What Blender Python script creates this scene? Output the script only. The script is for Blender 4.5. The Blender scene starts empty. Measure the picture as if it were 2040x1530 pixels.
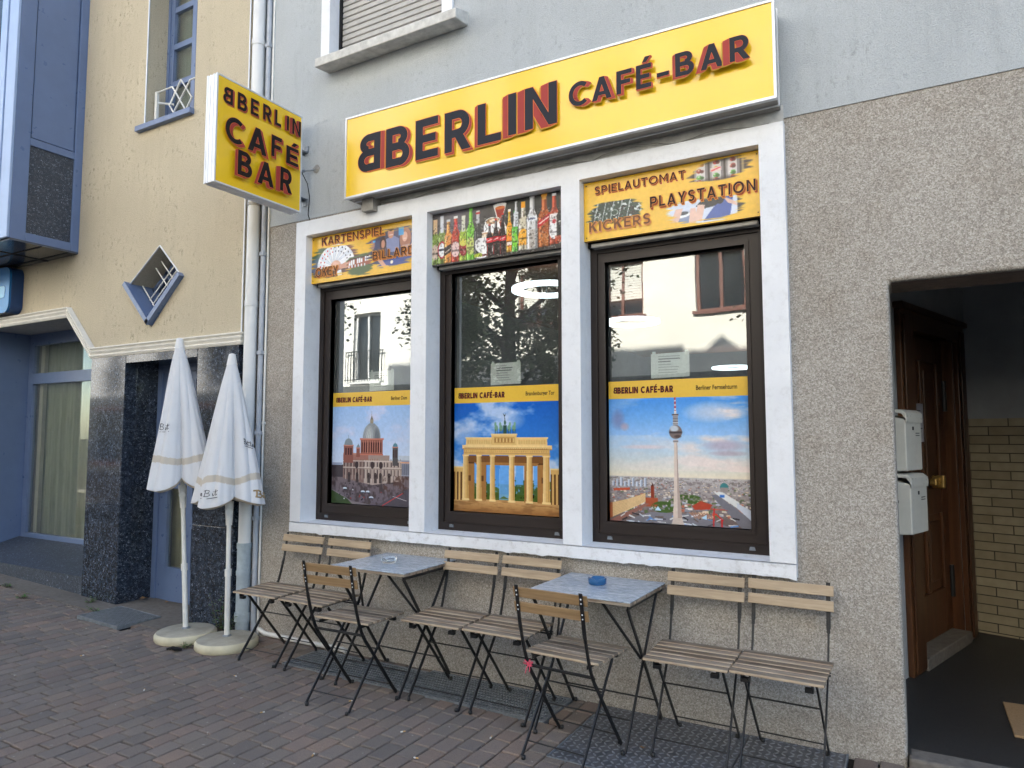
import bpy, bmesh, math, random
import numpy as np
from mathutils import Vector, Matrix
from mathutils.geometry import tessellate_polygon
rad = math.radians
rnd = random.Random(7)
SC = bpy.context.scene
COL = SC.collection

# ------------------------------------------------------------------ camera, sky, sun, exposure
cd = bpy.data.cameras.new('camera')
cam = bpy.data.objects.new('camera', cd)
COL.objects.link(cam)
cam.location = (0.331, -3.733, 1.489)
cam.rotation_euler = (rad(90 + 4.291), 0.0, rad(29.658))
cd.sensor_width = 36.0
cd.lens = 1387.3 / 2040 * 36.0
cd.clip_start = 0.05
cd.clip_end = 2000.0
SC.camera = cam

SUN_EL = 38.0
world = bpy.data.worlds.new('World')
SC.world = world
world.use_nodes = True
wn = world.node_tree
bg = wn.nodes['Background']
sky = wn.nodes.new('ShaderNodeTexSky')
sky.sky_type = 'NISHITA'
sky.sun_disc = False
sky.sun_elevation = rad(SUN_EL)
sky.sun_rotation = rad(0.0)
sky.air_density = 1.0
sky.dust_density = 1.0
sky.ozone_density = 1.0
wn.links.new(sky.outputs[0], bg.inputs[0])
bg.inputs[1].default_value = 0.12

sd = bpy.data.lights.new('sun', 'SUN')
sd.energy = 4.5
sd.angle = rad(0.5)
sd.color = (1.0, 0.965, 0.92)
sun = bpy.data.objects.new('sun', sd)
COL.objects.link(sun)
sun.location = (0, 20, 30)
sun.rotation_euler = (rad(-(90 - SUN_EL)), 0, 0)

SC.view_settings.view_transform = 'Standard'
SC.view_settings.look = 'None'
SC.view_settings.gamma = 1.0
SC.view_settings.exposure = 2.25

# ------------------------------------------------------------------ helpers: tagging and meshes
def tag(o, label=None, cat=None, group=None, kind=None):
    if label: o['label'] = label
    if cat: o['category'] = cat
    if group: o['group'] = group
    if kind: o['kind'] = kind
    return o

def empty(name, loc=(0, 0, 0), rz=0.0, label=None, cat=None, group=None):
    o = bpy.data.objects.new(name, None)
    o.empty_display_size = 0.1
    o.location = loc
    o.rotation_euler = (0, 0, rz)
    COL.objects.link(o)
    return tag(o, label, cat, group)

def copy_tree(o, parent=None):
    c = o.copy()
    COL.objects.link(c)
    c.parent = parent
    for ch in list(o.children):
        copy_tree(ch, c)
    return c

class MB:
    """collects polygons and links them as ONE mesh object"""
    def __init__(s):
        s.v = []; s.f = []; s.m = []; s.c = []; s.sm = []
    def add(s, vs, fs, m=0, c=None, smooth=False):
        b = len(s.v)
        s.v.extend([tuple(v) for v in vs])
        for f in fs:
            s.f.append([b + i for i in f]); s.m.append(m); s.c.append(c); s.sm.append(smooth)
        return s
    def quad(s, a, b, c, d, m=0, col=None):
        return s.add([a, b, c, d], [(0, 1, 2, 3)], m, col)
    def box(s, x0, x1, y0, y1, z0, z1, m=0, c=None):
        vs = [(x0, y0, z0), (x1, y0, z0), (x1, y1, z0), (x0, y1, z0), (x0, y0, z1), (x1, y0, z1), (x1, y1, z1), (x0, y1, z1)]
        fs = [(0, 3, 2, 1), (4, 5, 6, 7), (0, 1, 5, 4), (1, 2, 6, 5), (2, 3, 7, 6), (3, 0, 4, 7)]
        return s.add(vs, fs, m, c)
    def bar(s, p, q, w, h, side=(1, 0, 0), m=0, c=None):
        """rectangular bar from p to q: w along `side`, h along the third axis"""
        p = Vector(p); q = Vector(q); d = (q - p).normalized()
        a = Vector(side); a = (a - d * a.dot(d)).normalized(); b = d.cross(a)
        vs = []
        for e in (p, q):
            for i, j in ((-1, -1), (1, -1), (1, 1), (-1, 1)):
                vs.append(e + a * (w / 2 * i) + b * (h / 2 * j))
        fs = [(0, 1, 5, 4), (1, 2, 6, 5), (2, 3, 7, 6), (3, 0, 4, 7), (3, 2, 1, 0), (4, 5, 6, 7)]
        return s.add(vs, fs, m, c)
    def tube(s, path, r, n=8, m=0, c=None, cap=True, closed=False):
        P = [Vector(p) for p in path]
        N = len(P)
        rs = r if isinstance(r, (list, tuple)) else [r] * N
        vs = []; ref = None
        for i in range(N):
            if closed:
                t = (P[(i + 1) % N] - P[i - 1]).normalized()
            else:
                t = (P[min(i + 1, N - 1)] - P[max(i - 1, 0)]).normalized()
            if ref is None:
                ref = Vector((0, 0, 1)) if abs(t.z) < 0.9 else Vector((1, 0, 0))
            a = (ref - t * ref.dot(t)).normalized(); ref = a
            b = t.cross(a)
            for k in range(n):
                w = 2 * math.pi * k / n
                vs.append(P[i] + (a * math.cos(w) + b * math.sin(w)) * rs[i])
        fs = []
        for i in range(N if closed else N - 1):
            j = (i + 1) % N
            for k in range(n):
                l = (k + 1) % n
                fs.append((i * n + k, i * n + l, j * n + l, j * n + k))
        s.add(vs, fs, m, c, True)
        if cap and not closed:
            s.add(vs[:n], [tuple(range(n))[::-1]], m, c)
            s.add(vs[-n:], [tuple(range(n))], m, c)
        return s
    def lathe(s, prof, n=32, cen=(0, 0, 0), m=0, c=None, smooth=True, cap=True):
        """prof: list of (r, z)"""
        vs = []
        for r, z in prof:
            for k in range(n):
                w = 2 * math.pi * k / n
                vs.append((cen[0] + r * math.cos(w), cen[1] + r * math.sin(w), cen[2] + z))
        fs = []
        for i in range(len(prof) - 1):
            for k in range(n):
                l = (k + 1) % n
                fs.append((i * n + k, i * n + l, (i + 1) * n + l, (i + 1) * n + k))
        s.add(vs, fs, m, c, smooth)
        if not cap: return s
        if prof[0][0] > 1e-5: s.add(vs[:n], [tuple(range(n))[::-1]], m, c)
        if prof[-1][0] > 1e-5: s.add(vs[-n:], [tuple(range(n))], m, c)
        return s
    def facade(s, outer, holes, yf, yb, m=0, mh=None, back=False, edges=True):
        """flat wall in the xz plane with holes, front at yf, reveals back to yb"""
        loops = [outer] + holes
        pts = [p for l in loops for p in l]
        tris = tessellate_polygon([[Vector((p[0], p[1], 0)) for p in l] for l in loops])
        vs = [(p[0], yf, p[1]) for p in pts]
        fs = []
        for t in tris:
            a, b, c = (pts[i] for i in t)
            ar = (b[0] - a[0]) * (c[1] - a[1]) - (c[0] - a[0]) * (b[1] - a[1])
            if abs(ar) < 1e-9: continue
            fs.append(tuple(t) if ar > 0 else tuple(t)[::-1])
        s.add(vs, fs, m)
        for li, l in enumerate(loops):
            if li == 0 and not edges: continue
            A = sum(l[i][0] * l[(i + 1) % len(l)][1] - l[(i + 1) % len(l)][0] * l[i][1] for i in range(len(l)))
            ccw = A > 0
            for i in range(len(l)):
                p, q = l[i], l[(i + 1) % len(l)]
                f = [(p[0], yf, p[1]), (p[0], yb, p[1]), (q[0], yb, q[1]), (q[0], yf, q[1])]
                if (li == 0) != ccw: f = f[::-1]
                s.add(f, [(0, 1, 2, 3)], (mh if (mh is not None and li > 0) else m))
        if back:
            s.add([(p[0], yb, p[1]) for p in pts], [f[::-1] for f in fs], m)
        return s
    def build(s, name, mats, parent=None, bevel=0.0, seg=2, merge=False, loc=None, rz=0.0):
        me = bpy.data.meshes.new(name)
        me.from_pydata(s.v, [], s.f)
        mats = mats if isinstance(mats, (list, tuple)) else [mats]
        for k in mats: me.materials.append(k)
        me.polygons.foreach_set('material_index', s.m)
        me.polygons.foreach_set('use_smooth', s.sm)
        if any(c is not None for c in s.c):
            at = me.color_attributes.new('Col', 'FLOAT_COLOR', 'CORNER')
            buf = []
            for p, c in zip(s.f, s.c):
                c = c or (0.5, 0.5, 0.5)
                buf.extend((c[0], c[1], c[2], 1.0) * len(p))
            at.data.foreach_set('color', buf)
        me.update()
        if merge:
            b = bmesh.new(); b.from_mesh(me)
            bmesh.ops.remove_doubles(b, verts=b.verts, dist=1e-5)
            b.to_mesh(me); b.free()
        o = bpy.data.objects.new(name, me)
        COL.objects.link(o)
        if parent is not None: o.parent = parent
        if loc is not None: o.location = loc
        o.rotation_euler = (0, 0, rz)
        if bevel > 0:
            bm_ = o.modifiers.new('bevel', 'BEVEL')
            bm_.width = bevel; bm_.segments = seg; bm_.limit_method = 'ANGLE'; bm_.angle_limit = rad(40)
            bm_.harden_normals = False
        return o

def build_loose(mb, name, mats, parent=None, **kw):
    """each separate piece of the collected polygons becomes an object of its own"""
    key = {}; par = {}
    def find(a):
        while par[a] != a:
            par[a] = par[par[a]]; a = par[a]
        return a
    ids = []
    for v in mb.v:
        k = (round(v[0], 5), round(v[1], 5), round(v[2], 5))
        key.setdefault(k, len(key)); ids.append(key[k])
    for i in key.values(): par[i] = i
    for f in mb.f:
        r = find(ids[f[0]])
        for i in f[1:]: par[find(ids[i])] = r
    groups = {}
    for fi, f in enumerate(mb.f): groups.setdefault(find(ids[f[0]]), []).append(fi)
    out = []
    for fl in groups.values():
        m = MB(); mp = {}
        for fi in fl:
            for i in mb.f[fi]:
                if i not in mp: mp[i] = len(m.v); m.v.append(mb.v[i])
            m.f.append([mp[i] for i in mb.f[fi]]); m.m.append(mb.m[fi]); m.c.append(mb.c[fi]); m.sm.append(mb.sm[fi])
        out.append(m.build(name, mats, parent, **kw))
    return out

def rect(x0, x1, z0, z1):
    return [(x0, z0), (x1, z0), (x1, z1), (x0, z1)]

def lin(r, g, b):
    f = lambda c: (c / 255 / 12.92) if c / 255 <= 0.04045 else ((c / 255 + 0.055) / 1.055) ** 2.4
    return (f(r), f(g), f(b))

# ------------------------------------------------------------------ materials
class NT:
    def __init__(s, name):
        s.mat = bpy.data.materials.new(name)
        s.mat.use_nodes = True
        s.t = s.mat.node_tree
        s.b = s.t.nodes['Principled BSDF']
        s.co = s.t.nodes.new('ShaderNodeTexCoord')
        s.obj = s.co.outputs['Object']
    def n(s, ty, **kw):
        x = s.t.nodes.new(ty)
        for k, v in kw.items(): setattr(x, k, v)
        return x
    def l(s, a, b): s.t.links.new(a, b)
    def setin(s, sock, v):
        if hasattr(v, 'links'): s.l(v, sock)
        elif isinstance(v, (tuple, list)) and len(v) == 3 and sock.type == 'RGBA': sock.default_value = (*v, 1)
        else: sock.default_value = v
    def mapv(s, scale=(1, 1, 1), rot=(0, 0, 0), loc=(0, 0, 0), vec=None):
        m = s.n('ShaderNodeMapping'); s.l(vec or s.obj, m.inputs[0])
        m.inputs['Scale'].default_value = scale; m.inputs['Rotation'].default_value = rot; m.inputs['Location'].default_value = loc
        return m.outputs[0]
    def noise(s, sc, det=3.0, ro=0.5, vec=None, dist=0.0):
        x = s.n('ShaderNodeTexNoise'); s.l(vec or s.obj, x.inputs['Vector'])
        x.inputs['Scale'].default_value = sc; x.inputs['Detail'].default_value = det
        x.inputs['Roughness'].default_value = ro; x.inputs['Distortion'].default_value = dist
        return x.outputs[0]
    def vor(s, sc, vec=None, feat='F1', out=0, rnd_=1.0):
        x = s.n('ShaderNodeTexVoronoi', feature=feat); s.l(vec or s.obj, x.inputs['Vector'])
        x.inputs['Scale'].default_value = sc; x.inputs['Randomness'].default_value = rnd_
        return x.outputs[out]
    def ramp(s, fac, stops, interp='LINEAR'):
        x = s.n('ShaderNodeValToRGB'); s.l(fac, x.inputs[0])
        e = x.color_ramp.elements; x.color_ramp.interpolation = interp
        while len(e) < len(stops): e.new(0.5)
        for k, (p, c) in enumerate(stops):
            e[k].position = p
            e[k].color = (*c, 1) if isinstance(c, (tuple, list)) else (c, c, c, 1)
        return x.outputs[0]
    def mix(s, fac, a, b, mode='MIX'):
        x = s.n('ShaderNodeMix', data_type='RGBA', blend_type=mode)
        s.setin(x.inputs[0], fac); s.setin(x.inputs[6], a); s.setin(x.inputs[7], b)
        return x.outputs[2]
    def math(s, op, a, b=0.0):
        x = s.n('ShaderNodeMath', operation=op); s.setin(x.inputs[0], a); s.setin(x.inputs[1], b)
        return x.outputs[0]
    def sep(s, vec=None):
        x = s.n('ShaderNodeSeparateXYZ'); s.l(vec or s.obj, x.inputs[0]); return x.outputs
    def bump(s, h, strength=0.3, dist=0.01):
        x = s.n('ShaderNodeBump'); s.l(h, x.inputs['Height'])
        x.inputs['Strength'].default_value = strength; x.inputs['Distance'].default_value = dist
        s.l(x.outputs[0], s.b.inputs['Normal']); return x
    def attr(s, name='Col'):
        x = s.n('ShaderNodeAttribute'); x.attribute_name = name; return x.outputs['Color']
    def out(s, base=None, rough=0.6, metal=0.0, spec=None, coat=None):
        if base is not None: s.setin(s.b.inputs['Base Color'], base)
        s.setin(s.b.inputs['Roughness'], rough); s.setin(s.b.inputs['Metallic'], metal)
        if spec is not None: s.b.inputs['Specular IOR Level'].default_value = spec
        if coat is not None: s.b.inputs['Coat Weight'].default_value = coat; s.b.inputs['Coat Roughness'].default_value = 0.08
        return s.mat

def simple(name, col, rough=0.5, metal=0.0, var=0.12, sc=18.0, bump=0.0, spec=None, coat=None):
    t = NT(name)
    nz = t.noise(sc, 4, 0.6)
    rv = 0.08 if var > 0.05 else 0.02
    d = tuple(c * (1 - var) for c in col); u = tuple(min(1, c * (1 + var)) for c in col)
    c = t.ramp(nz, [(0.3, d), (0.7, u)])
    rr = t.ramp(t.noise(sc * 2.3, 3), [(0.3, max(0, rough - rv)), (0.7, min(1, rough + rv))])
    if bump: t.bump(t.noise(sc * 6, 3), bump, 0.004)
    return t.out(c, rr, metal, spec, coat)

def mk_pebble():
    t = NT('pebble_dash_render')
    a = t.vor(175, out=1); sx = t.sep(a)
    big = t.noise(1.7, 5, 0.6)
    grain = t.ramp(sx[0], [(0.0, (0.25, 0.225, 0.195)), (0.35, (0.35, 0.32, 0.28)), (0.65, (0.43, 0.395, 0.35)), (0.9, (0.50, 0.463, 0.415)), (1.0, (0.57, 0.535, 0.485))])
    fine = t.noise(260, 2, 0.6)
    c = t.mix(t.ramp(fine, [(0.5, 0.0), (0.66, 0.42)]), grain, (0.19, 0.165, 0.138))
    c = t.mix(t.ramp(big, [(0.35, 0.0), (0.75, 0.22)]), c, lin(150, 140, 128), 'MULTIPLY')
    c = t.mix(t.ramp(t.noise(2.2, 6, 0.7, t.mapv((1, 1, 1.4), (0, 0, 0), (3.1, 0, 0.4))), [(0.48, 0.0), (0.72, 0.4)]), c, lin(200, 184, 162), 'MULTIPLY')
    t.bump(t.vor(175), 0.28, 0.004)
    return t.out(c, 0.92, spec=0.25)

def mk_plaster(name, base, dark, speck=0.25, gran=130, streak=0.3):
    t = NT(name)
    nz = t.noise(1.3, 5, 0.6)
    c = t.ramp(nz, [(0.3, tuple(k * 0.9 for k in base)), (0.7, tuple(min(1, k * 1.06) for k in base))])
    st = t.noise(3.0, 6, 0.65, t.mapv((2.6, 2.6, 0.35)))
    c = t.mix(t.ramp(st, [(0.52, 0.0), (0.78, streak)]), c, dark)
    sp = t.noise(34, 6, 0.8, t.mapv((1, 1, 0.6)))
    msk = t.ramp(t.noise(2.6, 4, 0.7), [(0.42, 0.0), (0.7, 1.0)])
    c = t.mix(t.math('MULTIPLY', t.ramp(sp, [(0.545, 0.0), (0.64, speck)]), msk), c, dark)
    g = t.noise(gran, 3, 0.7)
    c = t.mix(t.ramp(g, [(0.3, 0.42), (0.58, 0.0)]), c, tuple(k * 0.45 for k in base))
    t.bump(g, 0.7, 0.006)
    return t.out(c, 0.9, spec=0.25)

def mk_white(name, dirtlevel):
    t = NT(name)
    c = t.ramp(t.noise(2.5, 5, 0.6), [(0.3, (0.70, 0.71, 0.735)), (0.7, (0.80, 0.805, 0.82))])
    dirt = t.ramp(t.noise(19, 6, 0.72), [(0.5, 0.0), (0.75, dirtlevel)])
    c = t.mix(t.math('MULTIPLY', t.ramp(t.noise(2.2, 4, 0.6), [(0.35, 0.15), (0.65, 1.0)]), dirt), c, (0.27, 0.24, 0.21))
    c = t.mix(t.ramp(t.noise(5, 5, 0.7, t.mapv((3, 3, 0.5))), [(0.58, 0.0), (0.8, 0.22)]), c, (0.38, 0.37, 0.36))
    t.bump(t.noise(45, 5, 0.65), 0.25, 0.006)
    return t.out(c, 0.6)

def mk_granite(name, rough=0.09, dark=(0.008, 0.010, 0.014)):
    t = NT(name)
    a = t.vor(46, t.mapv((1, 1, 1)), out=1); s0 = t.sep(a)[0]
    c = t.ramp(t.noise(30, 4, 0.7), [(0.35, dark), (0.55, (0.022, 0.030, 0.046)), (0.75, (0.06, 0.08, 0.11))])
    fl = t.ramp(t.noise(75, 3, 0.8, dist=1.5), [(0.56, 0.0), (0.63, 1.0)])
    c = t.mix(t.math('MULTIPLY', fl, t.ramp(s0, [(0.2, 0.15), (0.9, 0.95)])), c, (0.34, 0.40, 0.50))
    return t.out(c, rough, spec=0.5)

def mk_wood(name, cols, sc=1.0, rough=0.75, axis=0, grey=None):
    t = NT(name)
    s_ = [30, 30, 30]; s_[axis] = 2.2
    v = t.mapv(tuple(k * sc for k in s_))
    info = t.n('ShaderNodeObjectInfo')
    ad = t.n('ShaderNodeVectorMath', operation='ADD'); t.l(v, ad.inputs[0])
    cm = t.n('ShaderNodeCombineXYZ'); t.l(t.math('MULTIPLY', info.outputs['Random'], 37.0), cm.inputs[0]); t.l(t.math('MULTIPLY', info.outputs['Random'], 91.0), cm.inputs[1])
    t.l(cm.outputs[0], ad.inputs[1]); v = ad.outputs[0]
    g = t.noise(1.0, 6, 0.7, v, 0.6)
    c = t.ramp(g, [(0.22, cols[0]), (0.5, cols[1]), (0.78, cols[2])])
    if grey:
        s2 = [9, 9, 9]; s2[axis] = 1.5
        m2 = t.noise(1.0, 5, 0.7, t.mapv(tuple(s2)))
        c = t.mix(t.ramp(m2, [(0.4, 0.0), (0.62, 0.8)]), c, grey)
    at = t.attr('Col')
    c = t.mix(1.0, c, at, 'MULTIPLY')
    t.bump(g, 0.3, 0.003)
    return t.out(c, rough, spec=0.3)

def mk_glass(name, refl=0.15, tint=(0.86, 0.92, 0.90)):
    t = NT(name)
    tr = t.n('ShaderNodeBsdfTransparent'); tr.inputs[0].default_value = (*tint, 1)
    gl = t.n('ShaderNodeBsdfGlossy'); gl.inputs['Roughness'].default_value = 0.0
    gl.inputs[0].default_value = (0.97, 1.0, 0.97, 1)
    fr = t.n('ShaderNodeFresnel'); fr.inputs[0].default_value = 1.5
    w = t.math('ADD', t.math('MULTIPLY', fr.outputs[0], 1.3), refl - 0.05)
    mx = t.n('ShaderNodeMixShader'); t.l(w, mx.inputs[0]); t.l(tr.outputs[0], mx.inputs[1]); t.l(gl.outputs[0], mx.inputs[2])
    # very slight unevenness of the pane
    b = t.n('ShaderNodeBump'); t.l(t.noise(1.6, 2, 0.4), b.inputs['Height']); b.inputs['Strength'].default_value = 0.05; b.inputs['Distance'].default_value = 0.02
    t.l(b.outputs[0], gl.inputs['Normal'])
    df = t.n('ShaderNodeBsdfDiffuse'); df.inputs[0].default_value = (0.8, 0.84, 0.82, 1)  # pale haze added over the pane to lift its dark reflections
    m2 = t.n('ShaderNodeMixShader'); t.l(t.ramp(t.noise(3.5, 5, 0.65), [(0.3, 0.035), (0.7, 0.075)]), m2.inputs[0]); t.l(mx.outputs[0], m2.inputs[1]); t.l(df.outputs[0], m2.inputs[2])
    o = t.t.nodes['Material Output']; t.l(m2.outputs[0], o.inputs[0])
    return t.mat

def mk_attr(name, rough=0.5, spec=0.4, fac=1.0, coat=None, var=0.06, sc=60, bump=0.0):
    t = NT(name)
    c = t.mix(t.ramp(t.noise(sc, 3), [(0.35, var * 2), (0.65, 0.0)]), t.attr('Col'), (0.0, 0.0, 0.0))
    if bump: t.bump(t.noise(sc * 2, 3), bump, 0.003)
    return t.out(c, rough, spec=spec, coat=coat)

def mk_emit(name, col, st):
    t = NT(name)
    t.b.inputs['Emission Color'].default_value = (*col, 1)
    t.b.inputs['Emission Strength'].default_value = st
    return t.out((0.8, 0.8, 0.8), 0.5)

def mk_paver():
    t = NT('concrete_block_paving')
    c = t.attr('Col')
    g = t.noise(240, 3, 0.7)
    c = t.mix(t.ramp(g, [(0.3, 0.55), (0.5, 0.0)]), c, (0.02, 0.017, 0.016))
    c = t.mix(t.ramp(g, [(0.62, 0.0), (0.75, 0.5)]), c, (0.30, 0.26, 0.25))
    big = t.noise(1.1, 5, 0.65)
    c = t.mix(t.ramp(big, [(0.35, 0.0), (0.7, 0.5)]), c, (0.085, 0.083, 0.085))
    c = t.mix(t.ramp(t.noise(6, 5, 0.7), [(0.55, 0.0), (0.75, 0.3)]), c, (0.15, 0.125, 0.105))
    sp = t.ramp(t.noise(38, 2, 0.4), [(0.735, 0.0), (0.75, 0.6)])
    c = t.mix(sp, c, (0.42, 0.40, 0.38))
    t.bump(g, 0.5, 0.003)
    return t.out(c, 0.85, spec=0.3)

def mk_ground(name, c0, c1, sc=30):
    t = NT(name)
    c = t.ramp(t.noise(sc, 6, 0.7), [(0.3, c0), (0.7, c1)])
    c = t.mix(t.ramp(t.noise(1.5, 5, 0.6), [(0.4, 0.0), (0.7, 0.4)]), c, tuple(k * 0.6 for k in c0))
    t.bump(t.noise(sc * 5, 3), 0.4, 0.004)
    return t.out(c, 0.9, spec=0.25)

def mk_tile():
    t = NT('glazed_wall_tile')
    br = t.n('ShaderNodeTexBrick'); t.l(t.mapv((1, 1, 1), (rad(90), 0, 0)), br.inputs[0])
    br.inputs['Scale'].default_value = 1.0
    br.inputs['Brick Width'].default_value = 0.25; br.inputs['Row Height'].default_value = 0.065
    br.inputs['Mortar Size'].default_value = 0.004; br.inputs['Mortar Smooth'].default_value = 0.1
    br.inputs['Color1'].default_value = (0.43, 0.365, 0.245, 1); br.inputs['Color2'].default_value = (0.33, 0.275, 0.18, 1)
    br.inputs['Mortar'].default_value = (0.05, 0.042, 0.03, 1)
    c = t.mix(t.ramp(t.noise(14, 4), [(0.4, 0.0), (0.7, 0.35)]), br.outputs[0], (0.2, 0.17, 0.1))
    bb = t.n('ShaderNodeBump'); t.l(br.outputs[1], bb.inputs['Height']); bb.inputs['Strength'].default_value = 0.5; bb.inputs['Distance'].default_value = -0.004
    t.l(bb.outputs[0], t.b.inputs['Normal'])
    return t.out(c, 0.3)

def mk_canvas():
    t = NT('parasol_canvas')
    c = t.mix(t.ramp(t.noise(7, 6, 0.7), [(0.5, 0.0), (0.8, 0.25)]), t.attr('Col'), (0.42, 0.40, 0.36))
    w = t.n('ShaderNodeTexWave'); t.l(t.obj, w.inputs[0]); w.inputs['Scale'].default_value = 220
    t.bump(t.noise(11, 4, 0.6), 0.35, 0.015)
    t.b.inputs['Sheen Weight'].default_value = 0.15
    return t.out(c, 0.85, spec=0.2)

def mk_opposite(name, col):
    t = NT(name)
    c = t.ramp(t.noise(0.9, 5, 0.6), [(0.3, tuple(k * 0.93 for k in col)), (0.7, tuple(min(1, k * 1.04) for k in col))])
    t.bump(t.noise(60, 3), 0.3, 0.004)
    return t.out(c, 0.9, spec=0.2)

def mk_leaf(name, a, b):
    t = NT(name)
    c = t.mix(t.ramp(t.noise(1.2, 4, 0.6), [(0.35, 0.0), (0.65, 1.0)]), a, b)
    c = t.mix(1.0, c, t.attr('Col'), 'MULTIPLY')
    t.b.inputs['Transmission Weight'].default_value = 0.0
    return t.out(c, 0.55, spec=0.35)

MT = {}
MT['pebble'] = mk_pebble()
MT['plaster'] = mk_plaster('pale_grey_plaster', (0.49, 0.515, 0.525), (0.20, 0.205, 0.21), 0.55, 150, 0.25)
MT['yellow'] = mk_plaster('yellow_roughcast', (0.575, 0.50, 0.365), (0.11, 0.09, 0.06), 0.95, 100, 0.12)
MT['white'] = mk_white('white_painted_surround', 0.3)
MT['white_dirty'] = mk_white('chipped_white_paint', 0.85)
MT['granite'] = mk_granite('polished_dark_granite', 0.07)
MT['granite_rough'] = mk_granite('dusty_dark_granite', 0.42, (0.055, 0.062, 0.078))
MT['blue'] = simple('blue_grey_coated_metal', (0.125, 0.178, 0.31), 0.35, 0.0, 0.06, 6)
MT['blue_pale'] = simple('pale_blue_coated_metal', (0.32, 0.42, 0.62), 0.35, 0.0, 0.05, 6)
MT['blue_soffit'] = simple('glossy_dark_blue_panel', (0.07, 0.08, 0.10), 0.15, 0.0, 0.1, 3)
MT['brown'] = simple('dark_brown_window_frame', (0.022, 0.0155, 0.013), 0.42, 0.0, 0.04, 3, spec=0.3)
MT['brown2'] = simple('dark_brown_sash', (0.031, 0.023, 0.020), 0.40, 0.0, 0.04, 3, spec=0.3)
MT['black'] = simple('black_painted_steel', (0.008, 0.008, 0.009), 0.42, 0.0, 0.3, 30)
MT['gap'] = simple('dark_gap', (0.006, 0.006, 0.006), 0.9)
MT['alu'] = simple('aluminium_trim', (0.66, 0.68, 0.71), 0.38, 0.35, 0.06, 5)
MT['alu_dirty'] = simple('dirty_aluminium', (0.30, 0.285, 0.26), 0.5, 0.2, 0.25, 9)
MT['steel'] = simple('galvanised_steel', (0.215, 0.235, 0.255), 0.45, 0.3, 0.25, 25)
MT['plate'] = simple('worn_checker_plate_steel', (0.115, 0.12, 0.13), 0.45, 0.3, 0.35, 12)
MT['tread'] = simple('polished_tread_steel', (0.25, 0.26, 0.28), 0.33, 0.4, 0.2, 30)
MT['slat'] = mk_wood('weathered_slat_wood', [(0.27, 0.195, 0.125), (0.42, 0.315, 0.205), (0.55, 0.435, 0.305)])
MT['slat_warm'] = mk_wood('warm_slat_wood', [(0.19, 0.115, 0.055), (0.30, 0.195, 0.10), (0.40, 0.28, 0.17)])
MT['seatwood'] = mk_wood('worn_grey_seat_wood', [(0.08, 0.053, 0.035), (0.19, 0.135, 0.092), (0.38, 0.305, 0.225)], 1.0, 0.8, 0, (0.40, 0.345, 0.275))
MT['doorwood'] = mk_wood('varnished_brown_wood', [(0.042, 0.017, 0.008), (0.085, 0.035, 0.015), (0.135, 0.062, 0.028)], 0.6, 0.35, 2)
MT['glass'] = mk_glass('window_glass', 0.22)
MT['glass_bank'] = mk_glass('shop_window_glass', 0.12, (0.80, 0.82, 0.74))
MT['yellowsign'] = simple('yellow_acrylic', lin(240, 196, 38), 0.22, 0.0, 0.02, 2, coat=0.3)
MT['yellowboard'] = mk_attr('printed_board', 0.38, 0.4)
MT['print'] = mk_attr('printed_film', 0.22, 0.5, var=0.02)
MT['letter'] = mk_attr('sign_lettering', 0.5, 0.2, var=0.03, sc=12)
MT['paver'] = mk_paver()
MT['mortar'] = mk_ground('dark_joint_sand', (0.018, 0.015, 0.012), (0.04, 0.033, 0.027), 60)
MT['asphalt'] = mk_ground('street_asphalt', (0.045, 0.045, 0.047), (0.07, 0.068, 0.066), 40)
MT['concrete'] = mk_ground('dusty_concrete', (0.13, 0.115, 0.10), (0.21, 0.19, 0.165), 25)
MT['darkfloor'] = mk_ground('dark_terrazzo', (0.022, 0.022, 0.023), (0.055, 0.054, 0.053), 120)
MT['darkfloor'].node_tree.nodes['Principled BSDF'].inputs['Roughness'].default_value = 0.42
MT['tile'] = mk_tile()
MT['hallgrey'] = simple('grey_hall_paint', (0.34, 0.355, 0.365), 0.8, 0, 0.12, 3)
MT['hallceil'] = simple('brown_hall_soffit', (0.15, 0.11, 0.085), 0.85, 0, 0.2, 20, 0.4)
MT['canvas'] = mk_canvas()
MT['whitepaint'] = simple('white_painted_tube', (0.72, 0.71, 0.67), 0.4, 0, 0.08, 12)
MT['cream'] = simple('cream_plastic', (0.56, 0.51, 0.36), 0.55, 0, 0.14, 9, 0.15)
MT['cream_dust'] = simple('dusty_cream_plastic', (0.36, 0.33, 0.26), 0.7, 0, 0.25, 8, 0.2)
MT['pipe'] = simple('white_downpipe', (0.70, 0.70, 0.69), 0.4, 0, 0.06, 5)
MT['pipegrey'] = simple('grey_blue_pipe', (0.36, 0.42, 0.46), 0.55, 0, 0.22, 10)
MT['greyplastic'] = simple('grey_conduit', (0.40, 0.43, 0.48), 0.5, 0, 0.12, 8)
MT['mailbox'] = simple('white_letterbox', (0.60, 0.60, 0.56), 0.35, 0, 0.06, 10)
MT['paper'] = mk_attr('white_paper', 0.7, 0.2)
MT['shutter'] = simple('beige_shutter_slat', (0.42, 0.40, 0.365), 0.6, 0, 0.08, 12)
MT['sill'] = simple('weathered_stone_sill', (0.56, 0.545, 0.51), 0.85, 0, 0.22, 14, 0.3)
MT['room'] = simple('dim_room_paint', (0.24, 0.27, 0.265), 0.8, 0, 0.2, 2)
MT['lamp'] = mk_emit('ring_lamp_glow', (0.80, 0.93, 1.0), 0.9)
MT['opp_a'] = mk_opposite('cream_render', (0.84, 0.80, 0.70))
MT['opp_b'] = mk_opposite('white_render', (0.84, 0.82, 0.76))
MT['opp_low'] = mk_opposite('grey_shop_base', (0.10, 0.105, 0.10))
MT['opp_frame'] = simple('red_brown_frame', (0.16, 0.06, 0.04), 0.5)
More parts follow.
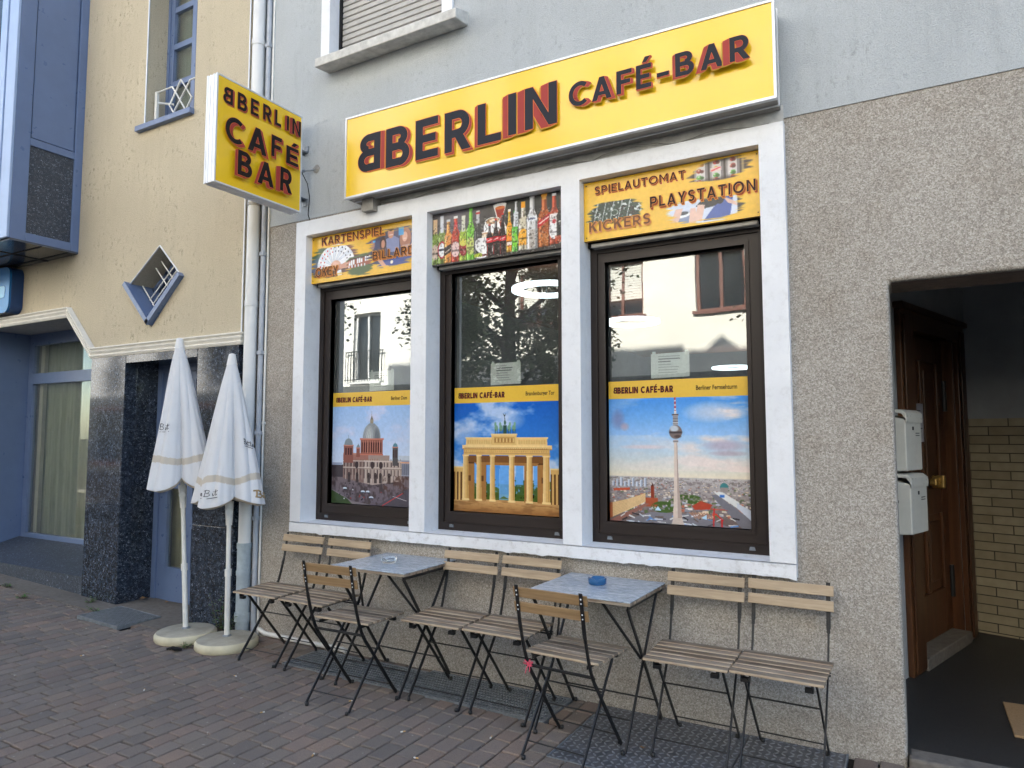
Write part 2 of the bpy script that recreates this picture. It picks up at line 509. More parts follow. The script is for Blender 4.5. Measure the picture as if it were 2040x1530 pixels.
MT['opp_glass'] = simple('dark_window_pane', (0.02, 0.025, 0.03), 0.05)
MT['blind'] = simple('white_blind', (0.70, 0.68, 0.60), 0.7)
MT['bark'] = simple('tree_bark', (0.07, 0.055, 0.04), 0.9, 0, 0.3, 20, 0.6)
MT['leaf'] = mk_leaf('tree_leaf', (0.06, 0.11, 0.035), (0.12, 0.18, 0.06))
MT['weed'] = mk_leaf('weed_leaf', (0.05, 0.12, 0.025), (0.10, 0.20, 0.05))
MT['dry'] = simple('dry_leaf', (0.26, 0.15, 0.07), 0.8)
MT['mat_tan'] = simple('coir_mat', (0.34, 0.22, 0.115), 0.95, 0, 0.2, 120, 0.5)
MT['curtain_or_reflection'] = mk_wood('pale_curtain_or_reflection', [(0.40, 0.40, 0.29), (0.56, 0.55, 0.40), (0.66, 0.65, 0.49)], 0.9, 0.9, 2)
MT['bluelogo'] = simple('blue_acrylic_letter', (0.02, 0.16, 0.42), 0.2, 0, 0.05, 4)
MT['bluelogo_side'] = simple('blue_letter_shaded_side', (0.012, 0.05, 0.16), 0.3, 0, 0.05, 4)  # darker copy of the letter blue; side shading put into the colour
MT['bluelogo_hi'] = simple('blue_letter_highlight', (0.28, 0.55, 0.80), 0.25, 0, 0.05, 4)  # highlight on the letter painted as a paler blue
MT['pink'] = simple('pink_ribbon', (0.75, 0.10, 0.16), 0.5)
MT['ashblue'] = simple('blue_glass', (0.02, 0.09, 0.22), 0.08, 0, 0.1, 10)
MT['roof'] = simple('clay_roof', (0.25, 0.10, 0.06), 0.8)
MT['brass'] = simple('brass', (0.45, 0.30, 0.10), 0.35, 0.8)
# ------------------------------------------------------------------ the setting: ground
def gz(x, y=0.0):
    return 0.035 * max(0.0, -x - 4.8)

g = MB()
xs = [-300, -60, -20, -10.6, -9, -7, -5.5, -4.8, -2, 0, 2, 6, 20, 60, 300]
ys = [-300, -60, -20, -4.6, -2, 0.0, 1.0, 12, 60, 300]
for i in range(len(xs) - 1):
    for j in range(len(ys) - 1):
        q = [(xs[a], ys[b]) for a, b in ((i, j), (i + 1, j), (i + 1, j + 1), (i, j + 1))]
        q = [(x, y, min(gz(x), 0.2) - 0.022) for x, y in q]
        g.quad(*q)
tag(g.build('ground', MT['mortar']), kind='structure')
st = MB()
st.box(-120, 120, -10.2, -4.6, -0.020, -0.012)
# the street lies a kerb's height below the pavement sheet: the sheet edge is hidden by kerb blocks
tag(st.build('street', MT['asphalt']), kind='structure')

PITS = [(-3.315, -2.365, -0.398, -0.055), (-2.36, -1.38, -0.390, -0.015), (-1.19, 0.02, -0.72, -0.01), (-5.585, -5.03, -0.47, -0.10)]
pv = MB()
PAL = [lin(122, 113, 113), lin(126, 114, 113), lin(117, 111, 113), lin(129, 116, 113), lin(120, 114, 114), lin(126, 117, 115), lin(112, 107, 109), lin(119, 113, 114)]
x = -10.4
while x < 4.2:
    w = 0.1045
    y = -4.55 - rnd.random() * 0.15
    while y < 0.0:
        L = rnd.choice([0.142, 0.142, 0.142, 0.135, 0.150, 0.165, 0.120])
        y1 = min(y + L, (-0.002 if x > -4.2 else -0.30))
        if y1 - y > 0.03:
            a, b, c, d = x + 0.0040, x + w - 0.0040, y + 0.0048, y1 - 0.0048
            for (p0, p1, q0, q1) in PITS:
                if a < p1 and b > p0 and c < q1 and d > q0:
                    # trim the block against the frame of the pit
                    if c < q0 and q0 - c > 0.03: d = min(d, q0 - 0.004)
                    elif a < p0 and p0 - a > 0.03: b = min(b, p0 - 0.004)
                    elif b > p1 and b - p1 > 0.03: a = max(a, p1 + 0.004)
                    elif d > q1 and d - q1 > 0.03: c = max(c, q1 + 0.004)
                    else: a = None; break
            if a is not None and b - a > 0.01 and d - c > 0.01:
                base = rnd.choice(PAL); k = 0.98 + 0.16 * rnd.random()
                col = (base[0] * k * 1.10, base[1] * k * 1.02, base[2] * k * .845)
                t0 = rnd.uniform(-0.0016, 0.0016); tx = rnd.uniform(-0.012, 0.012); ty = rnd.uniform(-0.012, 0.012)
                e = 0.0045
                cx, cy = (a + b) / 2, (c + d) / 2
                def Z(px, py): return gz(px) + t0 + (px - cx) * tx + (py - cy) * ty
                o4 = [(a, c), (b, c), (b, d), (a, d)]
                i4 = [(a + e, c + e), (b - e, c + e), (b - e, d - e), (a + e, d - e)]
                i4 = [(px + rnd.uniform(-.0015, .0015), py + rnd.uniform(-.0015, .0015)) for px, py in i4]
                vs = [(px, py, Z(px, py)) for px, py in i4] + [(px, py, Z(px, py) - 0.004) for px, py in o4] + [(px, py, gz(px) - 0.03) for px, py in o4]
                fs = [(0, 1, 2, 3)] + [(4 + i, 4 + (i + 1) % 4, (i + 1) % 4, i) for i in range(4)] + [(8 + i, 8 + (i + 1) % 4, 4 + (i + 1) % 4, 4 + i) for i in range(4)]
                pv.add(vs, fs, 0, col)
        y += L
    x += w
tag(pv.build('pavement', MT['paver']), kind='structure')

kb = MB()
for k in range(40):
    x0 = -24 + k * 1.0
    kb.box(x0 + 0.004, x0 + 0.996, -4.78, -4.6, -0.03, 0.012 + gz(x0) * 0.5)
tag(kb.build('kerb', MT['concrete'], bevel=0.015), kind='structure')
sl = MB()
x0 = -10.4
while x0 < -4.25:
    x1 = min(x0 + 0.8, -4.205)
    z0, z1 = gz(x0) + 0.004, gz(x1) + 0.004
    vs = [(x0 + .003, -0.30, z0), (x1 - .003, -0.30, z1), (x1 - .003, 0.30, z1 + .004), (x0 + .003, 0.30, z0 + .004)]
    sl.add(vs + [(a, b, c - 0.03) for a, b, c in vs], [(0, 1, 2, 3), (4, 5, 1, 0), (5, 6, 2, 1), (7, 4, 0, 3)])
    x0 = x1
tag(sl.build('stone_strip', MT['concrete']), kind='structure')

# ------------------------------------------------------------------ the café building
cafe = empty('cafe_building', (-1.9, 0, 0), 0, 'pale grey plastered house with a pebble-dashed ground floor, three shop windows and an open entrance', 'building')
cafe_off = (1.9, 0, 0)
def cp(mb, name, m, **kw):
    o = mb.build(name, m, cafe, **kw); o.location = cafe_off; return o

DOOR = [(0.27, -0.06), (1.62, -0.06), (1.62, 2.224), (0.27, 2.224)]
w = MB()
w.facade([(-4.2, -0.06), (0.27, -0.06), (0.27, 2.224), (1.62, 2.224), (1.62, -0.06), (5.0, -0.06), (5.0, 3.17), (-4.2, 3.17)],
         [rect(-3.60, -0.215, 0.84, 3.06)], 0.0, 0.30)
o = cp(w, 'ground_floor_wall', MT['pebble'], merge=True, bevel=0.02, seg=4)
o.modifiers['bevel'].angle_limit = rad(60)
w = MB()
w.facade(rect(-4.2, 5.0, 3.13, 12.45), [rect(-3.37, -2.33, 4.35, 5.85), rect(-0.6, 0.5, 4.35, 5.85), rect(2.2, 3.3, 4.35, 5.85), rect(-3.37, -2.33, 7.3, 8.8), rect(-0.6, 0.5, 7.3, 8.8), rect(2.2, 3.3, 7.3, 8.8)], -0.006, 0.30)
cp(w, 'upper_wall', MT['plaster'])
w = MB()   # beige painted strip between sign and window surround
w.box(-3.04, -0.175, -0.010, 0.0, 3.099, 3.20)
cp(w, 'painted_strip', MT['sill'])
w = MB()   # roof block and two gabled dormers that cast the shade line seen on the houses opposite
w.box(-4.2, 5.0, 0.30, 9.0, 3.0, 12.4)
w.box(-4.35, 5.15, -0.35, 9.2, 12.4, 12.55)
cp(w, 'roof', MT['roof'])
for dx in (-4.44, -1.0, 2.4):
    w = MB()
    if dx < -4: dx = -3.3
    w.add([(dx - 0.95, 0.2, 12.5), (dx + 0.95, 0.2, 12.5), (dx, 0.2, 13.3), (dx - 0.95, 2.5, 12.5), (dx + 0.95, 2.5, 12.5), (dx, 2.5, 13.3)], [(0, 1, 2), (5, 4, 3), (0, 2, 5, 3), (1, 4, 5, 2)])
    cp(w, 'dormer', MT['roof'])
# closed upper floors windows out of the frame: panes and shutters
for (ux, uz) in ((-3.37, 4.35), (-0.6, 4.35), (2.2, 4.35), (-3.37, 7.3), (-0.6, 7.3), (2.2, 7.3)):
    x0, x1, z0, z1 = ux, ux + 1.04, uz, uz + 1.5
    if ux > -3: x1 = ux + 1.1
    w = MB()
    z = z0 - 0.02
    while z < z1:
        w.add([(x0, 0.105, z), (x1, 0.105, z), (x1, 0.090, z + 0.006), (x0, 0.090, z + 0.006), (x1, 0.092, z + 0.040), (x0, 0.092, z + 0.040), (x1, 0.105, z + 0.046), (x0, 0.105, z + 0.046)],
              [(0, 1, 2, 3), (3, 2, 4, 5), (5, 4, 6, 7)])
        z += 0.046
    sh = cp(w, 'roller_shutter', MT['shutter'])
    w = MB()
    w.box(x0 - 0.001, x0 + 0.025, 0.075, 0.12, z0, z1); w.box(x1 - 0.025, x1 + 0.001, 0.075, 0.12, z0, z1)
    build_loose(w, 'guide_rail', MT['gap'], sh)
    w = MB()
    t = 0.085
    w.facade([(x0 - t, z0 - 0.02), (x1 + t, z0 - 0.02), (x1 + t, z1 + t), (x0 - t, z1 + t)], [rect(x0 + 0.002, x1 - 0.002, z0 - 0.02 + 0.002, z1)], -0.026, 0.08)
    cp(w, 'window_trim', MT['white'])
    w = MB()
    a, b, yb, yf = x0 - 0.035, x1 + 0.20, 0.09, -0.15
    if ux < -3: a, b = x0 - 0.02, x1 + 0.20
    zt = z0 - 0.085
    vs = [(a, yf, zt - 0.06), (b, yf, zt - 0.06), (b, yf, zt + 0.008), (a, yf, zt + 0.008), (a, yb, zt - 0.03), (b, yb, zt - 0.03), (b, yb, zt + 0.09), (a, yb, zt + 0.09)]
    w.add(vs, [(0, 1, 2, 3), (3, 2, 6, 7), (0, 4, 5, 1), (1, 5, 6, 2), (4, 0, 3, 7)])
    cp(w, 'window_sill', MT['sill'], bevel=0.008)

# white surround of the three shop windows
OPN = [(-3.538, -2.546, 2.986), (-2.42, -1.429, 2.986), (-1.309, -0.295, 3.0)]
w = MB()
w.facade([(-3.644, 0.868), (-0.172, 0.868), (-0.172, 3.098), (-3.644, 3.098)], [rect(a, b, 0.8685 + 0.0, t) for a, b, t in OPN], -0.05, 0.19)
cp(w, 'window_surround', MT['white'], merge=True, bevel=0.007)
w = MB()
n = 90
for i in range(n):   # the sill rail: top sloped, lower edge chipped
    xa = -3.644 + 3.472 * i / n; xb = -3.644 + 3.472 * (i + 1) / n
    def low(k):
        r = random.Random(k * 7 + 3); return 0.797 + (r.random() - 0.5) * 0.005 - (0.008 if r.random() > 0.93 else 0)
    la, lb = low(i), low(i + 1)
    w.add([(xa, -0.053, la), (xb, -0.053, lb), (xb, -0.053, 0.862), (xa, -0.053, 0.862), (xb, 0.16, 0.876), (xa, 0.16, 0.876), (xa, 0.02, la), (xb, 0.02, lb)],
          [(0, 1, 2, 3), (3, 2, 4, 5), (6, 7, 1, 0)])
for xe, s_ in ((-3.644, 1), (-0.172, -1)):
    w.add([(xe, -0.053, 0.797), (xe, -0.053, 0.862), (xe, 0.16, 0.876), (xe, 0.02, 0.797)], [(0, 1, 2, 3)[::s_]])
cp(w, 'sill', MT['white_dirty'], merge=True)

# three shop windows
GL = [(-3.434, -2.65, 2.518), (-2.330, -1.530, 2.585), (-1.220, -0.410, 2.527)]
GY = 0.16
for (a, b, t), (ga, gb, gt) in zip(OPN, GL):
    zb, zt = 0.872, 2.62
    w = MB()
    w.facade(rect(a - 0.004, b + 0.004, zb, zt), [rect(a + 0.042, b - 0.042, 0.925, zt - 0.035)], 0.105, 0.19)
    fr = cp(w, 'window_frame', MT['brown'], bevel=0.004)
    w = MB()
    w.facade(rect(a + 0.040, b - 0.040, 0.923, zt - 0.033), [rect(ga, gb, 0.995, gt)], 0.118, 0.18)
    w.facade(rect(ga - 0.022, gb + 0.022, 0.973, gt + 0.022), [rect(ga, gb, 0.995, gt)], 0.110, 0.17)
    w.build('sash', MT['brown2'], fr, bevel=0.004)
    w = MB()
    for px in (a + 0.11, b - 0.11):
        w.add([(px - 0.016, 0.098, 0.893), (px + 0.016, 0.098, 0.893), (px + 0.011, 0.092, 0.912), (px - 0.011, 0.092, 0.912), (px - 0.016, 0.106, 0.893), (px + 0.016, 0.106, 0.893), (px + 0.011, 0.106, 0.912), (px - 0.011, 0.106, 0.912)],
              [(0, 1, 2, 3), (3, 2, 6, 7), (0, 3, 7, 4), (1, 5, 6, 2)])
    build_loose(w, 'drain_cap', MT['steel'], fr)
    w = MB()
    w.quad((ga - 0.005, GY, 0.99), (gb + 0.005, GY, 0.99), (gb + 0.005, GY, gt + 0.005), (ga - 0.005, GY, gt + 0.005))
    w.build('glass', MT['glass'], fr)
    # shutter slot and pale rail above the frame
    w = MB(); w.box(a, b, 0.07, 0.19, 2.615, 2.99); cp(w, 'shutter_slot', MT['gap'])
    w = MB(); w.box(a + 0.03, b - 0.03, 0.045, 0.10, 2.607, 2.632)
    cp(w, 'shutter_rail', MT['alu_dirty'], bevel=0.006)

# the café room behind the glass
w = MB()
RX0, RX1, RY1 = -9.0, 0.15, 11.5
def inside(mb, x0, x1, y0, y1, z0, z1, skip=()):
    F = {'f': [(x0, y0, z0), (x1, y0, z0), (x1, y1, z0), (x0, y1, z0)], 'c': [(x0, y0, z1), (x0, y1, z1), (x1, y1, z1), (x1, y0, z1)],
         'l': [(x0, y0, z0), (x0, y1, z0), (x0, y1, z1), (x0, y0, z1)], 'r': [(x1, y1, z0), (x1, y0, z0), (x1, y0, z1), (x1, y1, z1)],
         'b': [(x0, y1, z0), (x1, y1, z0), (x1, y1, z1), (x0, y1, z1)]}
    for k, q in F.items():
        if k not in skip: mb.quad(*q)
inside(w, RX0 + 5, RX1, 0.31, RY1, 0.02, 3.9)
cp(w, 'room', MT['room'])

# entrance passage (its own axes: d along the left wall, e along the back wall)
D = Vector((0.311, 0.950, 0)); E_ = Vector((0.950, -0.311, 0))
A0 = Vector((0.312, 1.297, 0.0)); Lw = 1.147
B0 = A0 + D * Lw
w = MB()
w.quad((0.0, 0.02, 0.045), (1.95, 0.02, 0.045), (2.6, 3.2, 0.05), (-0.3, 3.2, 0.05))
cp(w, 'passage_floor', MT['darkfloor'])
w = MB(); w.box(0.275, 1.615, -0.03, 0.10, -0.03, 0.046); cp(w, 'threshold', MT['concrete'], bevel=0.012)
w = MB()
P0 = A0 - D * 1.36                       # wall from the jamb to the door, behind the jamb
def wallq(p, q, z0, z1): w.quad((p.x, p.y, z0), (q.x, q.y, z0), (q.x, q.y, z1), (p.x, p.y, z1))
DEP = 0.15
s0, s1, ztop = 0.09, 1.00, 2.22
wallq(P0, A0 + D * s0, 0.04, 2.62); wallq(A0 + D * s1, B0 + D * 0.02, 0.04, 2.62)
w.quad(tuple(A0 + D * s0 + Vector((0, 0, ztop))), tuple(A0 + D * s1 + Vector((0, 0, ztop))), tuple(A0 + D * s1 + Vector((0, 0, 2.62))), tuple(A0 + D * s0 + Vector((0, 0, 2.62))))
C0 = B0 + D * 0.165
wallq(B0 + D * 0.02, C0, 1.62, 2.62)
C1 = C0 + E_ * 2.2
wallq(C0, C1, 1.62, 2.62)
w.quad((1.62, 0.3, 0.04), (2.3, 3.0, 0.04), (2.3, 3.0, 2.62), (1.62, 0.3, 2.62))
w.quad((-0.3, 0.30, 2.62), (-0.3, 3.2, 2.62), (2.6, 3.2, 2.62), (2.6, 0.30, 2.62))
w.quad((0.27, 0.305, 2.224), (1.62, 0.305, 2.224), (1.62, 0.305, 2.63), (0.27, 0.305, 2.63))
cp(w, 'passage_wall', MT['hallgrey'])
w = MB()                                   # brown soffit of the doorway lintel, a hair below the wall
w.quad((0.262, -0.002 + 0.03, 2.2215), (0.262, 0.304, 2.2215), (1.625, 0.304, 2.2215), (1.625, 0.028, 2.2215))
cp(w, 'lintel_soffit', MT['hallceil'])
ang = math.atan2(E_.y, E_.x)
w = MB(); w.box(0, 2.2, 0, 0.02, 0.04, 1.62)
o = w.build('tile_dado', MT['tile'], cafe, loc=(C0.x + 1.9, C0.y, 0), rz=ang)
w = MB(); w.box(0, 0.145, 0, 0.02, 0.04, 1.62)
o = w.build('tile_dado', MT['tile'], cafe, loc=((B0 + D * 0.02).x + 1.9, (B0 + D * 0.02).y, 0), rz=math.atan2(D.y, D.x))

# brown wooden entrance door in the passage wall, local x along D, y out of the room side
dang = math.atan2(D.y, D.x)
w = MB()
for (a, b) in ((-0.13, 0.085), (1.00, 1.147)):
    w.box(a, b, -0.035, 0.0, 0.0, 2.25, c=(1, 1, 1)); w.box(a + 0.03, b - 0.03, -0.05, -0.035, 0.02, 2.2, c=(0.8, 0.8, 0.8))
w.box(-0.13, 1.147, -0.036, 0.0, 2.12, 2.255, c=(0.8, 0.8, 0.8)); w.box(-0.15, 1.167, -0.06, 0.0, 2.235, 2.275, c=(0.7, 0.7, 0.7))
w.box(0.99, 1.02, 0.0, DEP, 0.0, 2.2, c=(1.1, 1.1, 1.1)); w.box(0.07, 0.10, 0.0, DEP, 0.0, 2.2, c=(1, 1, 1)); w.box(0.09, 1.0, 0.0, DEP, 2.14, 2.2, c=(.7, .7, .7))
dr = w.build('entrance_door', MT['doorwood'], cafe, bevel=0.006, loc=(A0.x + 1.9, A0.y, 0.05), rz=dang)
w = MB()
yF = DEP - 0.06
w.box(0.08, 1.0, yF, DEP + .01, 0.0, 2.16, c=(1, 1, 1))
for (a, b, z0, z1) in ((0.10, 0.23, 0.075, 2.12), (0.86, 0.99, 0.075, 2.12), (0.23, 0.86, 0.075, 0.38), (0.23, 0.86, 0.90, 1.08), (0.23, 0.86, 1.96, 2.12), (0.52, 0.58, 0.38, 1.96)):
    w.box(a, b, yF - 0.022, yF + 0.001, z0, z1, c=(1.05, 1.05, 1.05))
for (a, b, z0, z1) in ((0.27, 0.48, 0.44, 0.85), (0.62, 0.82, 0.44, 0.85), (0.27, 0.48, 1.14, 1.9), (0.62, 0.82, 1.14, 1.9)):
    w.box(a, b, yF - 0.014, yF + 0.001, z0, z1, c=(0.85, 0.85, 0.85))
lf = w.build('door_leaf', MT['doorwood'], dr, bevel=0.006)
w = MB(); w.box(0.60, 0.76, yF - 0.07, yF - 0.02, 1.10, 1.15); w.box(0.66, 0.70, yF - 0.10, yF - 0.02, 1.08, 1.17)
w.build('handle', MT['brass'], dr, bevel=0.01)
for z in (1.62, 0.30):
    w = MB(); w.tube([(0.972, yF - 0.03, z), (0.972, yF - 0.03, z + 0.22)], 0.018, 10)
    w.build('hinge', MT['black'], dr)
w = MB(); w.box(0.086, 1.0, -0.045, DEP, -0.015, 0.07)
w.build('door_step', MT['concrete'], dr, bevel=0.008)

# ------------------------------------------------------------------ the bank building on the left
bank = empty('yellow_building', (-7.0, -0.07, 0), 0, 'yellow roughcast house with dark granite base and blue-grey metal bay window', 'building')
def bp_(mb, name, m, **kw):
    o = mb.build(name, m, bank, **kw); o.location = (7.0, 0.07, 0); return o
YF = -0.07
DIA = [(-5.365, 2.43), (-4.955, 2.825), (-5.285, 3.145), (-5.728, 2.83)]
UW = [(-5.58, 4.28), (-4.885, 4.28), (-4.885, 5.65)] + [(-4.885 - 0.347 + 0.347 * math.cos(a), 5.65 + 0.2 * math.sin(a)) for a in [rad(k) for k in range(20, 180, 20)]] + [(-5.58, 5.65)]
w = MB()
w.facade([(-4.2, 2.25), (-4.2, 12.9), (-13, 12.9), (-13, 2.67), (-6.68, 2.67), (-6.25, 2.25)], [DIA, UW], YF, 0.19)
w.quad((-4.2, 0.19, 0), (-4.2, 5.0, 0), (-4.2, 5.0, 12.9), (-4.2, 0.19, 12.9))
bp_(w, 'rendered_wall', MT['yellow'])
w = MB()
w.box(-13, -4.22, 0.9, 9, -0.05, 12.85)
w.quad((-6.68, 0.485, 2.66), (-13, 0.485, 2.66), (-13, YF, 2.66), (-6.68, YF, 2.66))
w.quad((-6.23, YF, 2.26), (-6.23, 0.6, 2.26), (-6.70, 0.6, 2.668), (-6.70, YF, 2.668))
bp_(w, 'soffit', simple('grey_soffit_paint', (0.34, 0.34, 0.35), 0.8))
# thin pale corner beads
w = MB()
for P in ([(-4.2, YF, 2.3), (-4.2, YF, 12.5)], [(-5.58, YF, 4.28), (-5.58, YF, 5.65)], [(-5.728, YF, 2.83), (-5.285, YF, 3.145)], [(-5.285, YF, 3.145), (-4.955, YF, 2.825)], [(-6.70, YF - 0.004, 2.65), (-6.24, YF - 0.004, 2.215)]):
    w.tube(P, 0.007, 6)
for o in build_loose(w, 'corner_bead', MT['alu'], bank): o.location = (7.0, 0.07, 0)
# granite base: slabs with fine joints around the recessed door
w = MB()
zj = 0.885
for (a, b, z0, z1) in ((-6.22, -5.69, -0.05, zj - .002), (-6.22, -5.69, zj + .002, 2.24), (-4.70, -4.205, -0.05, zj - .1 - .002), (-4.70, -4.205, zj - .1 + .002, 2.24), (-5.687, -4.703, 2.135, 2.24)):
    w.box(a, b, YF - 0.018, 0.02, z0, z1)
w.box(-5.722, -5.69, 0.021, 0.30, -0.05, 2.24); w.box(-4.70, -4.66, 0.021, 0.30, -0.05, 2.24); w.box(-5.69, -4.70, 0.021, 0.30, 2.136, 2.24)
w.box(-6.22, -6.17, 0.021, 0.52, -0.05, 2.26); w.box(-4.24, -4.206, 0.021, 0.29, -0.05, 2.24)
bp_(w, 'granite_cladding', MT['granite'], bevel=0.003)
w = MB()
w.add([(-13, YF, 0.0), (-6.222, YF, 0.0), (-6.222, YF, 0.215), (-13, YF, 0.215), (-6.222, 0.46, 0.36), (-13, 0.46, 0.36), (-6.222, 0.46, 0), (-13, 0.46, 0)], [(0, 1, 2, 3), (3, 2, 4, 5)])
bp_(w, 'granite_sill', MT['granite_rough'])
# cornice strip, swept along its bent path with mitred corners
path = [(-13.0, 2.627), (-6.665, 2.627), (-6.235, 2.205), (-4.2, 2.205)]
prof = [(0.0, -0.078), (0.0, -0.095), (0.02, -0.108), (0.028, -0.108), (0.03, -0.099), (0.055, -0.116), (0.066, -0.118), (0.068, -0.104), (0.085, -0.124), (0.095, -0.124), (0.097, -0.075)]
w = MB(); rows = []
for i, p in enumerate(path):
    ns = []
    for a, b in ((i - 1, i), (i, i + 1)):
        if a >= 0 and b < len(path):
            d = Vector((path[b][0] - path[a][0], path[b][1] - path[a][1])).normalized(); ns.append(Vector((-d.y, d.x)))
    n_ = ns[0] if len(ns) == 1 else (ns[0] + ns[1]) / (1 + ns[0].dot(ns[1]))
    rows.append([(p[0] + n_.x * t, y, p[1] + n_.y * t) for t, y in prof])
rows.append([(-4.2 + (-(y + 0.07)) + 0.0 , y, r[2]) for (t, y), r in zip(prof, rows[-1])])
rows[-2] = [(-4.2 - (y + 0.07), y, r[2]) for (t, y), r in zip(prof, rows[-2])]
rows[-1] = [(-4.2 - (y + 0.07), 0.03, r[2]) for (t, y), r in zip(prof, rows[-2])]
for a, b in zip(rows, rows[1:]):
    k = len(prof)
    w.add(a + b, [(i, i + k, i + k + 1, i + 1) for i in range(k - 1)] + [(k - 1, 2 * k - 1, k, 0)])
bp_(w, 'cornice', simple('cream_cornice_paint', (0.76, 0.73, 0.66), 0.6, 0, 0.08, 10))
# shop window in its recess
w = MB()
w.facade(rect(-8.52, -6.18, 0.345, 2.66), [rect(-8.40, -6.22, 0.405, 2.085), rect(-8.40, -6.22, 2.205, 2.53)], 0.475, 0.53)
w.box(-8.56, -8.50, YF, 0.53, 0.30, 2.66)
w.box(-13, -8.56, -0.0, 0.53, -0.05, 2.66)
f_ = bp_(w, 'shop_window_frame', MT['blue'], bevel=0.004)
w = MB(); w.quad((-8.42, 0.505, 0.39), (-6.2, 0.505, 0.39), (-6.2, 0.505, 2.55), (-8.42, 0.505, 2.55))
w.build('glass', MT['glass_bank'], f_)
w = MB()
nn = 160
for i in range(nn):
    xa = -8.40 + 2.3 * i / nn; xb = -8.40 + 2.3 * (i + 1) / nn
    wy = lambda xx: 0.59 + 0.018 * math.sin(xx * 31) + 0.012 * math.sin(xx * 77 + 1)
    w.add([(xa, wy(xa), 0.3), (xb, wy(xb), 0.3), (xb, wy(xb), 2.66), (xa, wy(xa), 2.66)], [(0, 1, 2, 3)], 0, (.70, .78, .86), True)
w.build('curtain_or_reflection', MT['curtain_or_reflection'], f_)
w = MB(); w.box(-8.37, -8.30, 0.54, 0.58, 0.4, 2.55); w.build('inner_post', MT['whitepaint'], f_)
# recessed glazed door
dz = 0.03
w = MB()
w.facade(rect(-5.69, -4.70, dz, 2.14), [rect(-5.52, -5.27, 0.32, 1.02), rect(-5.52, -5.27, 1.12, 2.0), rect(-5.17, -4.80, 0.32, 0.68), rect(-5.17, -4.80, 0.78, 1.30), rect(-5.17, -4.80, 1.38, 1.60), rect(-5.17, -4.80, 1.68, 2.0)], 0.245, 0.29)
w.box(-5.69, -5.63, 0.225, 0.246, dz, 2.14); w.box(-4.76, -4.70, 0.225, 0.246, dz, 2.14); w.box(-5.63, -4.76, 0.225, 0.246, 2.07, 2.14)
f_ = bp_(w, 'bank_door', MT['blue'], bevel=0.005)
w = MB(); w.quad((-5.54, 0.275, 0.3), (-4.78, 0.275, 0.3), (-4.78, 0.275, 2.03), (-5.54, 0.275, 2.03)); w.build('glass', MT['glass_bank'], f_)
w = MB(); w.box(-5.6, -4.7, 0.36, 0.37, 0.05, 2.1, c=(1, 1, 1)); w.build('curtain_or_reflection', MT['curtain_or_reflection'], f_)
w = MB()
hp = [(-5.565 + 0.012 * math.cos(t_ * 9), 0.19 + 0.012 * math.sin(t_ * 9), 0.98 + t_ * 0.5) for t_ in [k / 40 for k in range(41)]]
w.tube(hp, 0.014, 8); w.tube([(-5.565, 0.19, 1.0), (-5.565, 0.25, 1.0)], 0.012); w.tube([(-5.565, 0.19, 1.45), (-5.565, 0.25, 1.45)], 0.012)
w.build('twisted_handle', MT['black'], f_)
# diamond window: blue flashing on the two lower edges, panes and a pale grille
w = MB()
bt, rt, tp, lt = [Vector((p[0], 0, p[1])) for p in DIA]
def flash(p, q, out):
    d = (q - p).normalized(); nrm = Vector((-d.z, 0, d.x)); nrm = nrm if nrm.dot(out) > 0 else -nrm
    a0, a1 = p, q
    vs = []
    for y in (YF - 0.05, 0.16):
        for e_, k in ((a0, 0.0), (a1, 0.0), (a1, 1), (a0, 1)):
            vs.append(e_ + Vector((0, y, 0)) + nrm * (0.042 * k))
    w.add(vs, [(0, 1, 2, 3), (0, 4, 5, 1), (1, 5, 6, 2), (2, 6, 7, 3), (3, 7, 4, 0)])
flash(lt + Vector((-0.012, 0, 0.008)), bt + Vector((0, 0, 0.02)), Vector((1, 0, 1)))
flash(bt + Vector((0, 0, 0.02)), rt + Vector((0.02, 0, 0.01)), Vector((-1, 0, 1)))
f_ = bp_(w, 'diamond_window', MT['blue'])
w = MB()
w.add([(p.x, 0.17, p.z) for p in (bt, rt, tp, lt)], [(0, 1, 2, 3)])
w.build('pane', MT['opp_glass'], f_)
w = MB()
def lerp(a, b, t): return a + (b - a) * t
def pt(u_, v_):   # bilinear inside the diamond
    return lerp(lerp(bt, rt, u_), lerp(lt, tp, u_), v_)
yg = 0.02
for a, b in (((.12, .1), (.12, .95)), ((.55, .1), (.55, .95)), ((.72, .1), (.72, .95)), ((.1, .2), (.95, .2)), ((.1, .48), (.95, .48)), ((.1, .60), (.95, .60))):
    p, q = pt(*a), pt(*b); w.tube([p + Vector((0, yg, 0)), q + Vector((0, yg, 0))], 0.006, 6)
w.build('grille', MT['whitepaint'], f_)
w = MB()
for a, b in (((.08, .06), (.08, .96)), ((.92, .06), (.92, .96)), ((.06, .08), (.96, .08)), ((.06, .92), (.96, .92)), ((.5, .06), (.5, .96))):
    p, q = pt(*a), pt(*b); w.bar(p + Vector((0, 0.15, 0)), q + Vector((0, 0.15, 0)), 0.05, 0.03, (0, 1, 0))
w.build('frame', MT['blue'], f_)
